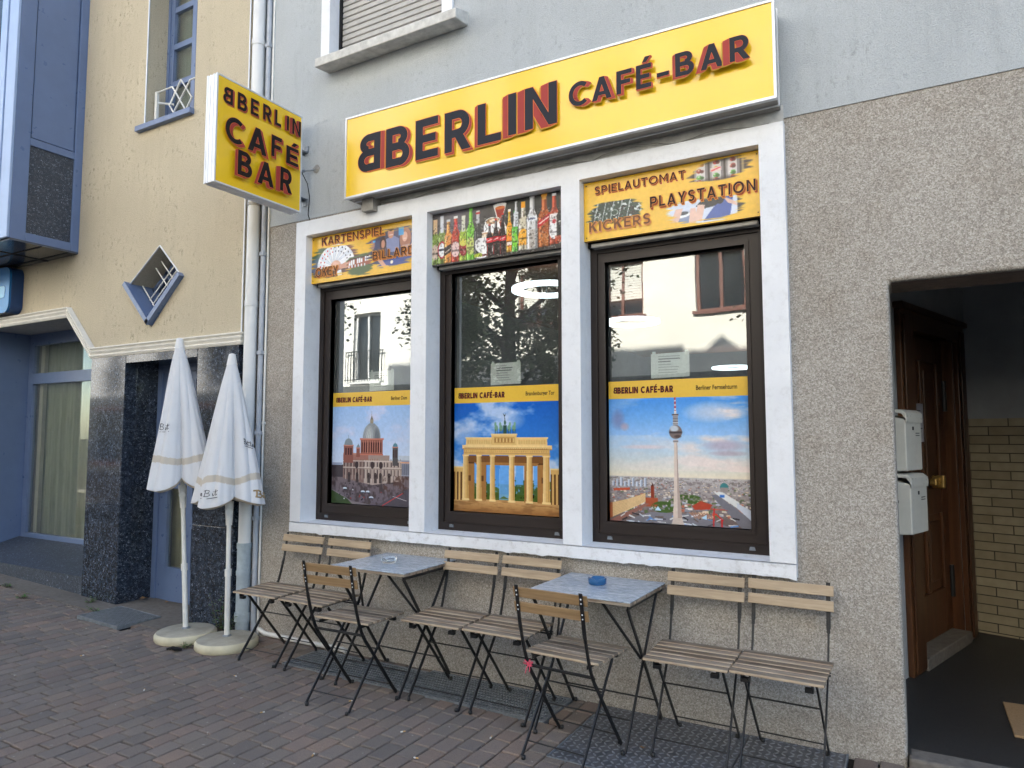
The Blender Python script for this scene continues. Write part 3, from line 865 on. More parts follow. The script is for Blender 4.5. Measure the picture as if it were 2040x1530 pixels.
# upper window with muntins, blue sill and white ornamental rail
w = MB()
y0, y1 = 0.13, 0.175
w.box(-5.72, -5.55, y0 - 0.01, y1, 4.24, 6.0); w.box(-5.55, -5.50, y0, y1, 4.24, 6.0); w.box(-5.235, -5.175, y0, y1, 4.3, 6.0); w.box(-4.93, -4.85, y0, y1, 4.24, 6.0)
for z in (4.28, 4.72, 5.08, 5.44):
    w.box(-5.55, -4.85, y0 + 0.005, y1 - 0.002, z, z + 0.055)
f_ = bp_(w, 'upper_window', MT['blue'], bevel=0.004)
w = MB(); w.quad((-5.6, 0.16, 4.25), (-4.83, 0.16, 4.25), (-4.83, 0.16, 6.0), (-5.6, 0.16, 6.0)); w.build('glass', MT['glass_bank'], f_)
w = MB(); w.box(-5.7, -4.8, 0.22, 0.23, 4.2, 6.0, c=(0.42, 0.52, 0.72)); w.build('curtain_or_reflection', MT['curtain_or_reflection'], f_)  # tinted sheet: pale reflection of the upper glass put into its colour
w = MB(); w.box(-5.66, -4.88, YF - 0.045, 0.16, 4.235, 4.285); bp_(w, 'blue_sill', MT['blue'], bevel=0.004)
w = MB()
yr = 0.0
za = 4.30
R = 0.008
w.box(-5.535, -5.505, yr - 0.012, yr + 0.012, za, 4.62); w.tube([(-5.52, yr, 4.52), (-5.42, 0.10, 4.52)], 0.012)
w.tube([(-5.52, yr, 4.615), (-5.30, yr, 4.615), (-5.06, yr, za)], R, 6); w.tube([(-5.18, yr, 4.65), (-5.33, yr, 4.45), (-5.22, yr, za)], R, 6)
w.tube([(-5.18, yr, 4.65), (-5.02, yr, 4.45), (-5.14, yr, za)], R, 6); w.tube([(-5.33, yr, za), (-5.05, yr, 4.615), (-4.885, yr, 4.615)], R, 6)
bp_(w, 'window_rail', MT['whitepaint'])
# bay window box
bx = -6.559
w = MB()
w.box(-13, bx - 0.03, -0.64, 0.0, 3.28, 12.0)
# side frame: members around a metal panel and a granite panel
for (ya, yb, z0, z1) in ((-0.665, -0.535, 3.253, 12.0), (-0.145, YF, 3.253, 12.0), (-0.535, -0.145, 3.253, 3.33), (-0.535, -0.145, 4.145, 4.215)):
    w.box(bx - 0.035, bx, ya, yb, z0, z1)
bay = bp_(w, 'bay_window', MT['blue'], bevel=0.004)
w = MB(); w.box(bx - 0.034, bx - 0.012, -0.525, -0.155, 4.225, 12.0); w.build('metal_panel', MT['blue'], bay, bevel=0.003)
w = MB(); w.box(bx - 0.034, bx - 0.016, -0.534, -0.146, 3.331, 4.144); w.build('granite_panel', MT['granite_rough'], bay)
w = MB(); w.box(-13, bx - 0.002, -0.66, YF - 0.001, 3.236, 3.279); w.build('soffit_panel', MT['blue_soffit'], bay)
w = MB()
for yy in (-0.40, -0.16): w.box(-13, bx - 0.01, yy, yy + 0.012, 3.231, 3.236)
w.box(-7.1, -7.088, -0.655, YF - 0.002, 3.2305, 3.2355)
build_loose(w, 'soffit_seam', MT['gap'], bay)
w = MB()
w.box(bx - 0.16, bx - 0.001, -0.69, -0.666, 3.253, 12.0); w.box(-13, bx - 0.16, -0.69, -0.641, 3.253, 3.4); w.box(bx - 0.28, bx - 0.17, -0.70, -0.641, 3.4, 12.0); w.box(-13, bx - 0.28, -0.70, -0.641, 4.95, 5.03)
w.build('front_frame', MT['blue_pale'], bay, bevel=0.005)
w = MB(); w.quad((-13, -0.655, 3.4), (bx - 0.28, -0.655, 3.4), (bx - 0.28, -0.655, 12.0), (-13, -0.655, 12.0)); w.build('front_pane', MT['opp_glass'], bay)
# ------------------------------------------------------------------ folding chairs
POST = [(-0.190, 0.0), (-0.110, 0.10), (0.050, 0.31), (0.095, 0.365), (0.125, 0.415), (0.150, 0.475), (0.172, 0.545), (0.186, 0.60)]
POST_UP = [(0.186, 0.585), (0.206, 0.69), (0.226, 0.792)]
def flat_path(mb, X, pts, w, t, c=None):
    """flat steel strip in the yz plane at x = X; width w across the strip in the plane, thickness t along x"""
    n = len(pts); vs = []
    for i, (y, z) in enumerate(pts):
        a = pts[max(i - 1, 0)]; b = pts[min(i + 1, n - 1)]
        d = Vector((b[0] - a[0], b[1] - a[1])).normalized(); nx, nz = -d.y, d.x
        for sx, sn in ((-1, -1), (1, -1), (1, 1), (-1, 1)):
            vs.append((X + sx * t / 2, y + nx * sn * w / 2, z + nz * sn * w / 2))
    fs = []
    for i in range(n - 1):
        for k in range(4):
            l = (k + 1) % 4
            fs.append((i * 4 + k, i * 4 + l, (i + 1) * 4 + l, (i + 1) * 4 + k))
    fs += [(3, 2, 1, 0), tuple(4 * (n - 1) + k for k in range(4))]
    mb.add(vs, fs, 0, c)

def make_chair(warm):
    r = empty('folding_chair', (0, 0, 0), 0, 'x', 'chair', 'folding chairs on the pavement')
    for s in (-1, 1):
        w = MB()
        flat_path(w, s * 0.170, POST, 0.019, 0.0075)
        # flattened, twisted upper end carrying the slats
        w.bar((s * 0.170, POST_UP[0][0], POST_UP[0][1]), (s * 0.170, POST_UP[2][0], POST_UP[2][1]), 0.019, 0.005)
        w.bar((s * 0.170, 0.178, 0.565), (s * 0.170, 0.190, 0.612), 0.014, 0.012)
        lg = w.build('back_post', MT['black'], r, bevel=0.0012, seg=1)
        w = MB()
        for z, y in ((0.765, 0.2242), (0.745, 0.2203), (0.695, 0.2103), (0.675, 0.2063)):
            w.lathe([(0.0, 0.0022), (0.003, 0.0016), (0.0042, 0.0)], 8, (0, 0, 0))
            b = len(w.v) - 32
            for k in range(32):   # lay the rivet head on the back of the post
                x0, y0, z0 = w.v[b + k]; w.v[b + k] = (s * 0.170 + x0, y + z0 - 0.0005, z + y0)
        build_loose(w, 'rivet', MT['alu'], lg)
        w = MB()
        w.lathe([(0.0085, 0.0), (0.0105, 0.004), (0.0095, 0.017), (0.004, 0.019)], 10, (s * 0.170 - s * 0.010, -0.192, 0))
        w.build('foot_cap', MT['black'], lg)
        w = MB()
        w.bar((s * 0.153, -0.135, 0.418), (s * 0.153, 0.200, 0.012), 0.0075, 0.017)
        lg = w.build('leg', MT['black'], r, bevel=0.0012, seg=1)
        w = MB()
        w.lathe([(0.0085, 0.0), (0.0105, 0.004), (0.0095, 0.017), (0.004, 0.019)], 10, (s * 0.153 - s * 0.010, 0.204, 0))
        w.build('foot_cap', MT['black'], lg)
    w = MB()
    for s in (-1, 1):
        w = MB(); w.bar((s * 0.145, -0.215, 0.431), (s * 0.145, 0.118, 0.438), 0.006, 0.018)
        sr = w.build('seat_rail', MT['black'], r, bevel=0.001, seg=1)
        w = MB(); w.box(min(s * 0.150, s * 0.115), max(s * 0.150, s * 0.115), -0.210, -0.185, 0.406, 0.4235); w.build('stop_lug', MT['black'], sr)
    w = MB()
    w = MB()
    w.tube([(-0.182, 0.112, 0.393), (0.182, 0.112, 0.393)], 0.0048, 8); w.tube([(-0.182, 0.121, 0.403), (0.182, 0.121, 0.403)], 0.0040, 8)
    w.tube([(-0.153, -0.030, 0.287), (0.153, -0.030, 0.287)], 0.0042, 8)
    w.tube([(-0.170, -0.138, 0.063), (0.170, -0.138, 0.063)], 0.0036, 8); w.tube([(-0.153, 0.155, 0.066), (0.153, 0.155, 0.066)], 0.0036, 8)
    build_loose(w, 'cross_rod', MT['black'], r)
    w = MB()
    R = random.Random(3)
    for k in range(6):
        y0 = -0.228 + k * 0.0555
        z0 = 0.4415 + 0.0065 * (k / 5)
        c = 0.62 + 0.55 * R.random()
        xa = -0.1955 + R.uniform(-.003, .003); xb = 0.1955 + R.uniform(-.003, .003)
        w.box(xa, xb, y0 + 0.006, y0 + 0.048, z0, z0 + 0.0125, c=(c, c, c * 0.98))
        w.box(xa + .001, xb - .001, y0 + 0.0005, y0 + 0.0059, z0 + 0.0005, z0 + 0.0112, c=(1.55, 1.5, 1.4))  # pale edge strips: worn wood, with caught light put into the tone
        w.box(xa + .001, xb - .001, y0 + 0.0481, y0 + 0.0515, z0 + 0.0005, z0 + 0.0112, c=(1.5, 1.45, 1.35))
    w.build('seat', MT['seatwood'], r, bevel=0.0028, seg=2)
    for z, y in ((0.733, 0.196), (0.664, 0.184)):
        w = MB(); n = 8; vs = []
        for i in range(n + 1):
            xx = -0.195 + 0.39 * i / n
            bow = 0.0
            for dy, dz in ((0, 0), (0.0105, -0.002), (0.0215, 0.0455), (0.011, 0.0475)):
                vs.append((xx, y + bow + dy, z + dz))
        fs = []
        for i in range(n):
            for k in range(4):
                l = (k + 1) % 4; fs.append((i * 4 + k, i * 4 + l, i * 4 + 4 + l, i * 4 + 4 + k))
        fs += [(3, 2, 1, 0), tuple(4 * n + k for k in range(4))]
        w.add(vs, fs, 0, (1, 1, 1))
        w.build('back_slat', MT['slat_warm'] if warm else MT['slat'], r, bevel=0.003, seg=2)
    return r

chair_w = make_chair(False)
chair_f = make_chair(True)
CH = [  # x, y, rotation, warm, label
    (-3.450, -0.300, 1.0, 0, 'folding chair at the end of the wall row, nearest the parasols'),
    (-3.018, -0.303, -0.8, 0, 'folding chair beside the wall-row end chair, touching the table with the clear ashtray'),
    (-2.020, -0.310, 0.6, 0, 'folding chair against the wall, right of the table with the clear ashtray'),
    (-1.612, -0.300, -0.4, 0, 'folding chair against the wall, left of the table with the blue ashtray'),
    (-0.604, -0.292, 0.8, 0, 'folding chair against the wall, right of the table with the blue ashtray'),
    (-0.206, -0.275, -0.9, 0, 'folding chair at the end of the wall row, nearest the dark doorway'),
    (-2.486, -0.632, 181.5, 1, 'warm brown folding chair facing the wall, pulled up to the clear-ashtray table'),
    (-1.118, -0.615, 176.5, 1, 'warm brown folding chair facing the wall, with pink ribbon tied to it'),
]
uw = uf = False
for x, y, a, wm, lab in CH:
    if wm:
        o = chair_f if not uf else copy_tree(chair_f); uf = True
    else:
        o = chair_w if not uw else copy_tree(chair_w); uw = True
    o.location = (x, y, 0.0025); o.rotation_euler = (0, 0, rad(a)); o['label'] = lab

# pink ribbon knotted round the post of one chair
w = MB()
R = random.Random(5)
cx, cy, cz = -1.284, -0.722, 0.405
for k in range(3):
    w.tube([(cx + 0.015 * math.cos(t) , cy + 0.013 * math.sin(t), cz + 0.006 * k - 0.006 + 0.004 * math.sin(2 * t)) for t in [i * math.pi / 7 for i in range(15)]], 0.0048, 6)
w.tube([(cx - .008, cy - .014, cz), (cx - .03, cy - .028, cz + .012), (cx - .022, cy - .03, cz + .035), (cx - .002, cy - .018, cz + .008)], 0.004, 6)
w.tube([(cx, cy - .014, cz), (cx + .026, cy - .024, cz + .02), (cx + .012, cy - .028, cz + .04), (cx - .002, cy - .018, cz + .006)], 0.004, 6)
w.tube([(cx - .004, cy - .016, cz - .002), (cx - .010, cy - .026, cz - .03), (cx - .018, cy - .027, cz - .055)], 0.003, 6)
w.tube([(cx + .002, cy - .016, cz - .002), (cx + .010, cy - .024, cz - .025), (cx + .007, cy - .026, cz - .042)], 0.003, 6)
w.v = [(cx + (v[0] - cx) * (.75 if abs(v[0] - cx) > .012 else 1), cy + (v[1] - cy) * .85, cz + (v[2] - cz) * .7) for v in w.v]
tag(w.build('ribbon', MT['pink']), 'pink ribbon knotted round the post of a front folding chair', 'ribbon')

# ------------------------------------------------------------------ tables
t_ = NT('embossed_table_film')
wv = t_.noise(28, 5, 0.6, t_.mapv((0.6, 2.2, 1), (0, 0, 0.35)), 1.2)
cc = t_.ramp(wv, [(0.3, (0.22, 0.26, 0.31)), (0.5, (0.37, 0.42, 0.475)), (0.7, (0.54, 0.59, 0.64))])
t_.bump(wv, 0.35, 0.004)
MT['film'] = t_.out(cc, 0.16, spec=0.6)

def make_table():
    r = empty('bistro_table', (0, 0, 0), 0, 'x', 'table', 'folding bistro tables')
    H = 0.708; a = 0.278; b = 0.262
    w = MB(); R = random.Random(9)
    n = 9
    for k in range(n):
        y0 = -b + k * (2 * b / n); c = 0.75 + 0.4 * R.random()
        w.box(-a - R.uniform(0, .003), a + R.uniform(0, .003), y0 + 0.002, y0 + 2 * b / n - 0.003, H - 0.026, H - 0.010, c=(c, c, c))
    w.build('tabletop', MT['seatwood'], r, bevel=0.0025)
    w = MB(); w.box(-a - 0.002, a + 0.002, -b - 0.002, b + 0.002, H - 0.0095, H - 0.003, c=(1, 1, 1))
    w.build('top_film', MT['film'], r, bevel=0.003, seg=3)
    w = MB()
    for s in (-1, 1):
        w.bar((s * 0.262, -0.25, H - 0.036), (s * 0.262, 0.25, H - 0.036), 0.006, 0.02)
    build_loose(w, 'top_rail', MT['black'], r, bevel=0.001, seg=1)
    for s in (-1, 1):
        w = MB(); w.bar((s * 0.256, -0.235, H - 0.04), (s * 0.256, 0.235, 0.006), 0.008, 0.019); lg = w.build('leg', MT['black'], r, bevel=0.0012, seg=1)
        w = MB(); w.lathe([(0.009, 0.0), (0.011, 0.004), (0.010, 0.018), (0.004, 0.02)], 10, (s * 0.246, 0.240, 0)); w.build('foot_cap', MT['black'], lg)
        w = MB(); w.bar((s * 0.243, 0.225, H - 0.04), (s * 0.243, -0.250, 0.006), 0.008, 0.019); lg = w.build('leg', MT['black'], r, bevel=0.0012, seg=1)
        w = MB(); w.lathe([(0.009, 0.0), (0.011, 0.004), (0.010, 0.018), (0.004, 0.02)], 10, (s * 0.233, -0.256, 0)); w.build('foot_cap', MT['black'], lg)
        w = MB(); w.bar((s * 0.11, -0.205, H - 0.03), (s * 0.236, -0.010, 0.375), 0.007, 0.013); w.build('strut', MT['black'], r)
    w = MB()
    w.tube([(-0.25, 0.15, 0.125), (0.25, 0.15, 0.125)], 0.0045, 8); w.tube([(-0.245, -0.165, 0.125), (0.245, -0.165, 0.125)], 0.0045, 8)
    build_loose(w, 'cross_rod', MT['black'], r)
    return r
tb = make_table()
tb.location = (-2.482, -0.268, 0.003); tb['label'] = 'slatted bistro table with the clear glass ashtray on it'
tb2 = copy_tree(tb); tb2.location = (-1.118, -0.283, 0.003); tb2.rotation_euler = (0, 0, rad(-1.0)); tb2['label'] = 'slatted bistro table with the blue glass ashtray on it'

def ashtray_mb(R=0.049, h=0.034):
    w = MB()
    prof = [(R * 0.86, 0.0), (R * 0.97, 0.005), (R, h * 0.85), (R * 0.97, h), (R * 0.86, h), (R * 0.80, h * 0.45), (R * 0.70, 0.011), (0.0, 0.010)]
    w.lathe(prof, 40)
    n = 40
    for k in (5, 18, 32):       # rests for cigarettes pressed into the rim
        for ring in (2, 3, 4):
            for d in (-1, 0, 1):
                i = ring * n + (k + d) % n; x, y, z = w.v[i]; w.v[i] = (x, y, z - (0.008 if d == 0 else 0.005))
    return w
t_ = NT('clear_ashtray_glass'); t_.b.inputs['Transmission Weight'].default_value = 0.93; t_.b.inputs['IOR'].default_value = 1.35
MT['clearglass'] = t_.out((0.93, 0.96, 0.97), 0.03)
o = ashtray_mb().build('ashtray', MT['clearglass']); o.location = (-2.500, -0.300, 0.7085)
tag(o, 'round clear glass ashtray on a bistro table', 'ashtray')
t_ = NT('blue_ashtray_glass'); t_.b.inputs['Transmission Weight'].default_value = 0.55; t_.b.inputs['IOR'].default_value = 1.45
MT['blueglass'] = t_.out((0.045, 0.20, 0.46), 0.06)
o = ashtray_mb().build('ashtray', MT['blueglass']); o.location = (-1.135, -0.245, 0.7085)
tag(o, 'round blue glass ashtray on a bistro table', 'ashtray')

# ------------------------------------------------------------------ parasols
def bez(p0, p1, t): return p0 + (p1 - p0) * t
class Canopy:
    def __init__(s, H, zb, R, nf, ph, flat, amp, lift, seed):
        s.H, s.zb, s.R, s.nf, s.ph, s.flat, s.amp, s.lift, s.seed = H, zb, R, nf, ph, flat, amp, lift, seed
    def P(s, th, t):
        f = abs(math.cos(s.nf * (th - s.ph) / 2))          # 1 on a flap, 0 in a fold
        g = f ** 0.55
        gr = min(1.0, t * 1.6)
        r = (0.026 + (s.R - 0.026) * (t ** 0.93)) * (1 - s.amp * gr * (1 - g))
        r *= 1 + 0.03 * math.sin(3 * th + s.seed) * t + 0.02 * math.sin(17 * th + 5 * t + s.seed) * t + 0.016 * math.sin(29 * th - 7 * t) * t * (0.4 + 0.6 * math.sin(3 * th + 2 * s.seed)) + 0.09 * (abs(math.sin(5.5 * th + 1.5 * t + s.seed)) ** .5 - .8) * min(1, 2 * t)
        zbb = s.zb + s.lift * (1 - f ** 0.8) + 0.015 * math.sin(2 * th + s.seed)
        z = s.H + (zbb - s.H) * t
        return Vector((r * math.cos(th) * 1.0, r * math.sin(th) * s.flat, z))

def make_parasol(loc, lean, can, label, bandt, strokes, basecut):
    r = empty('parasol', loc, 0, label, 'parasol', 'folded white parasols')
    L = Vector(lean)
    def T(p): return Vector(p) + L * (p[2] / 2.1)
    w = MB()
    w.lathe([(0.205, 0.0), (0.213, 0.012), (0.213, 0.045), (0.200, 0.060)], 56)
    bs = w.build('base', MT['cream'], r)
    w = MB(); w.lathe([(0.200, 0.060), (0.185, 0.066), (0.05, 0.074), (0.03, 0.074)], 56); w.build('base_top', MT['cream_dust'], bs)
    w = MB(); w.lathe([(0.030, 0.073), (0.030, 0.080), (0.022, 0.084)], 20); w.build('base_ring', MT['steel'], bs)
    w = MB()
    zc = 0.52
    w.tube([T((0, 0, 0.07)), T((0, 0, zc))], 0.0185, 14); w.tube([T((0, 0, zc)), T((0, 0, 2.0))], 0.0155, 14)
    w.tube([T((0, 0, zc - 0.03)), T((0, 0, zc + 0.02))], 0.023, 14)
    pl = w.build('pole', MT['whitepaint'], r)
    w = MB(); zz = can.zb - 0.02
    w.tube([T((0, 0, zz - 0.13)), T((0, 0, zz + 0.04))], [0.021, 0.03], 14); w.tube([T((0.0, 0, zz - 0.03)), T((0.035, -0.03, zz - 0.03))], 0.024, 12)
    w.build('tilt_joint', MT['whitepaint'], pl)
    # canopy
    w = MB(); nT, nR = 200, 220
    vs = []; cols = []
    for j in range(nR + 1):
        t = j / nR
        for i in range(nT):
            th = 2 * math.pi * i / nT
            vs.append(T(can.P(th, t)))
    base = len(w.v); w.v.extend([tuple(v) for v in vs])
    wc = (0.63, 0.635, 0.65); tan = (0.51, 0.455, 0.38)
    for j in range(nR):
        t = (j + 0.5) / nR
        for i in range(nT):
            k = (i + 1) % nT; th = 2 * math.pi * (i + .5) / nT
            f = abs(math.cos(can.nf * (th - can.ph) / 2))
            bt_ = bandt + 0.09 * (1 - f)
            c = tan if bt_ < t < bt_ + 0.045 else wc
            w.f.append([base + j * nT + i, base + (j + 1) * nT + i, base + (j + 1) * nT + k, base + j * nT + k]); w.m.append(0); w.c.append(c); w.sm.append(True)
    # hem: lining turned inwards under the lower edge
    hv = []
    for i in range(nT):
        p = can.P(2 * math.pi * i / nT, 1.0); hv.append(T((p.x * 0.86, p.y * 0.86, p.z - 0.012)))
    hv2 = [T((can.P(2 * math.pi * i / nT, 1.0).x * 0.25, can.P(2 * math.pi * i / nT, 1.0).y * 0.25, can.zb + 0.10)) for i in range(nT)]
    b2 = len(w.v); w.v.extend([tuple(v) for v in hv + hv2])
    for i in range(nT):
        k = (i + 1) % nT
        w.f.append([base + nR * nT + i, b2 + i, b2 + k, base + nR * nT + k]); w.m.append(0); w.c.append((0.55, 0.48, 0.38)); w.sm.append(False)
        w.f.append([b2 + i, b2 + nT + i, b2 + nT + k, b2 + k]); w.m.append(0); w.c.append((0.45, 0.40, 0.33)); w.sm.append(False)
    cn = w.build('canopy', MT['canvas'], r)
    w = MB()
    tp = T((0, 0, can.H))
    w.lathe([(0.037, -0.035), (0.036, -0.03), (0.026, 0.03), (0.022, 0.045), (0.008, 0.05), (0.0, 0.05)], 20, tuple(tp))
    w.build('cap', MT['pipe'], r)
    # handwriting printed on the cloth
    w = MB()
    for (t0, th0, st, dt, sl, wid, colr) in strokes:
        # st: list of polylines in writing units (x right, y up), mapped on to the surface
        for pl_ in st:
            P_ = []
            for (px, py) in pl_:
                th = th0 + px * dt[0]; t = t0 - (py + sl * px) * dt[1]
                p = can.P(th, t); q = can.P(th + 0.01, t); s_ = can.P(th, t + 0.01)
                nrm = (q - p).cross(s_ - p)
                if nrm.length > 0:
                    nrm.normalize()
                    if nrm.x * p.x + nrm.y * p.y < 0: nrm = -nrm
                P_.append(T(p + nrm * 0.002))
            w.tube(P_, wid, 5, 0, colr)
    w.build('lettering', MT['letter'], cn)
    return r
INK = (0.015, 0.015, 0.018); GOLD = (0.34, 0.24, 0.12)
def hw(word):
    """simple handwriting strokes, x-height 1"""
    G = {'B': ([[(0.1, 0), (0.25, 2.0)], [(-0.1, 1.8), (0.4, 2.1), (0.85, 1.8), (0.75, 1.3), (0.3, 1.05), (0.8, 0.9), (0.95, 0.4), (0.6, 0.0), (0.0, 0.05)]], 1.3),
         'i': ([[(0, 0.9), (0.05, 0.15), (0.2, 0.0), (0.4, 0.25)], [(0.08, 1.35), (0.14, 1.45)]], 0.55),
         't': ([[(0.2, 1.9), (0.08, 0.2), (0.25, 0.0), (0.5, 0.3)], [(-0.12, 1.2), (0.62, 1.35)]], 0.65),
         'e': ([[(0.0, 0.45), (0.4, 0.65), (0.35, 0.95), (0.12, 0.9), (0.02, 0.4), (0.2, 0.0), (0.5, 0.2)]], 0.65),
         'n': ([[(0, 0.95), (0.03, 0.0)], [(0.03, 0.6), (0.25, 0.95), (0.38, 0.8), (0.4, 0.1), (0.6, 0.1)]], 0.75), ' ': ([], 0.5)}
    out = []; x = 0
    for ch in word:
        g_, a = G[ch]
        for pl in g_: out.append([(x + px, py) for px, py in pl])
        x += a
    return out, x
def word(wd, under=True):
    s_, wdt = hw(wd)
    if under: s_ = s_ + [[(0.2, -0.75), (wdt * 0.5, -0.7), (wdt, -0.85)]]
    return s_
TH = rad(-36)
c1 = Canopy(2.20, 1.10, 0.285, 4, TH - rad(49), 0.90, 0.50, 0.10, 0.4)
c2 = Canopy(2.045, 1.0, 0.290, 4, TH - rad(40), 0.88, 0.44, 0.055, 2.2)
p1 = make_parasol((-4.372, -0.345, 0), (-0.185, 0.0, 0), c1, 'folded white parasol leaning left, the taller of the two by the granite wall', 0.77,
    [(0.60, TH - 0.98, word('Bit'), (0.175, 0.020), 0.05, 0.0021, INK)], 0)
p2 = make_parasol((-3.938, -0.330, 0), (-0.035, 0.0, 0), c2, 'folded white parasol with gold lettering at its hem, the shorter of the two', 0.785,
    [(0.925, TH - 1.02, word('n Bit'), (0.16, 0.020), 0.02, 0.0022, INK), (0.60, TH + 0.45, word('Bitte ein'), (0.11, 0.018), -0.16, 0.0020, INK),
     (0.955, TH + 0.62, word('Bit', False), (0.24, 0.022), 0.0, 0.0065, GOLD)], 0)

# ------------------------------------------------------------------ pits in the pavement: gratings and checker plate
def grating(name, x0, x1, y0, y1, z, px, py, label, group=None, t=0.002):
    r = empty(name, ((x0 + x1) / 2, (y0 + y1) / 2, z), 0, label, 'grating', group)
    hx, hy = (x1 - x0) / 2, (y1 - y0) / 2
    w = MB(); b = 0.012
    w.box(-hx, hx, -hy, -hy + b, -0.025, 0.004); w.box(-hx, hx, hy - b, hy, -0.025, 0.004)
    w.box(-hx, -hx + b, -hy + b, hy - b, -0.025, 0.004); w.box(hx - b, hx, -hy + b, hy - b, -0.025, 0.004)
    w.build('rim', MT['steel'], r)
    w = MB()
    k = -hx + b + px / 2
    while k < hx - b: w.box(k - t, k + t, -hy + b, hy - b, -0.02, 0.001); k += px
    k = -hy + b + py / 2
    while k < hy - b: w.box(-hx + b, hx - b, k - t * .8, k + t * .8, -0.012, 0.0015); k += py
    w.build('mesh', MT['steel'], r)
    w = MB(); w.quad((-hx, -hy, -0.021), (hx, -hy, -0.021), (hx, hy, -0.021), (-hx, hy, -0.021)); w.build('pit', MT['gap'], r)
    return r
grating('pit_grating', -3.312, -2.366, -0.395, -0.058, 0.0, 0.019, 0.034, 'steel pit grating in the paving below the table with the clear ashtray', 'gratings along the café wall')
grating('pit_grating', -2.358, -1.384, -0.388, -0.018, 0.0, 0.019, 0.034, 'steel pit grating in the paving under the two middle wall chairs', 'gratings along the café wall')
gr = grating('foot_grating', -5.582, -5.034, -0.467, -0.103, gz(-5.3) + 0.013, 0.022, 0.022, 'square-meshed steel foot grating in front of the blue glazed door')
gr.rotation_euler = (0, rad(2.0), 0)
cpx = empty('checker_plate', (-0.585, -0.365, 0), 0, 'worn steel checker plate cover set in the paving below the doorway-side chairs', 'cover plate')
w = MB()
w.box(-0.603, 0.165, -0.352, 0.353, -0.02, 0.0005); w.box(0.169, 0.603, -0.352, 0.353, -0.02, 0.0005)
w.build('plate', MT['plate'], cpx, bevel=0.0015, seg=1)
w = MB()
def lozenge(mb, x, y, a):
    ca, sa = math.cos(a), math.sin(a); L, W, h = 0.0165, 0.0055, 0.0040
    vs = []
    for u, v, z in ((-L, 0, 0), (-L * .45, -W, 0), (L * .45, -W, 0), (L, 0, 0), (L * .45, W, 0), (-L * .45, W, 0), (-L * .55, 0, h), (L * .55, 0, h)):
        vs.append((x + u * ca - v * sa, y + u * sa + v * ca, 0.0004 + z))
    mb.add(vs, [(0, 1, 6), (1, 2, 7, 6), (2, 3, 7), (3, 4, 7), (4, 5, 6, 7), (5, 0, 6)], 0, None, True)
for i in range(36):
    for j in range(21):
        x = -0.59 + i * 0.0335; y = -0.335 + j * 0.0335
        if abs(x - 0.167) < 0.012 or x > 0.598: continue
        lozenge(w, x, y, rad(45 if (i + j) % 2 else -45))
w.build('tread_pattern', MT['tread'], cpx)
w = MB()
w.box(-0.612, -0.604, -0.360, 0.356, -0.02, 0.003); w.box(-0.604, 0.604, -0.361, -0.353, -0.02, 0.003); w.box(0.604, 0.612, -0.360, 0.356, -0.02, 0.003)
w.build('rim', MT['steel'], cpx)

# ------------------------------------------------------------------ pipes between the houses
dp = empty('downpipe', (-4.108, -0.06, 0), 0, 'white round downpipe in the corner between the two houses', 'drainpipe')
w = MB(); w.tube([(0, 0, 0.62), (0, 0, 12.4)], 0.048, 24)
for z in (2.5, 4.62, 7.0): w.tube([(0, 0, z), (0, 0, z + 0.045)], 0.0525, 24)
w.build('pipe', MT['pipe'], dp)
w = MB(); w.tube([(0.0, 0, 0.0), (0.0, 0, 0.66)], 0.052, 24); w.tube([(0, 0, 0.44), (0, 0, 0.47)], 0.057, 24); w.tube([(0, 0, 0.10), (0, 0, 0.16)], 0.06, 24); w.tube([(0, 0, 0.64), (0, 0, 0.68)], 0.057, 24)
w.build('standpipe', MT['pipegrey'], dp)
w = MB(); w.tube([(-0.0, 0, 3.3), (0, 0, 3.325)], 0.0535, 24); w.tube([(0.0, 0.04, 3.31), (0.0, 0.1, 3.31)], 0.006); w.build('clamp', MT['alu_dirty'], dp)
cdt = empty('conduit_pipe', (-4.028, -0.025, 0), 0, 'slim grey cable conduit running up beside the white downpipe', 'pipe')
w = MB(); w.tube([(0, 0, 0.0), (0, 0, 9.0)], 0.020, 14); w.build('conduit', MT['greyplastic'], cdt)
w = MB()
for z in (0.85, 1.5, 2.12, 2.9, 3.7, 4.6): w.box(-0.025, 0.026, -0.024, 0.02, z, z + 0.03)
build_loose(w, 'bracket', MT['greyplastic'], cdt, bevel=0.003)
w = MB(); w.tube([(-3.996, -0.011, 0.0), (-3.992, -0.011, 1.5), (-3.988, -0.011, 9.0)], 0.0085, 10); w.box(-4.0, -3.978, -0.022, 0.0, 1.58, 1.60)
tag(w.build('thin_cable_pipe', MT['whitepaint']), 'thin white cable pipe fixed to the pebble-dashed corner', 'pipe')
w = MB(); w.tube([(-3.97, -0.022, 0.045), (-3.90, -0.024, 0.022), (-3.5, -0.024, 0.020), (-3.12, -0.024, 0.020), (-3.09, -0.026, 0.012)], 0.017, 12)
tag(w.build('floor_pipe', MT['whitepaint']), 'white pipe lying along the foot of the café wall', 'pipe')

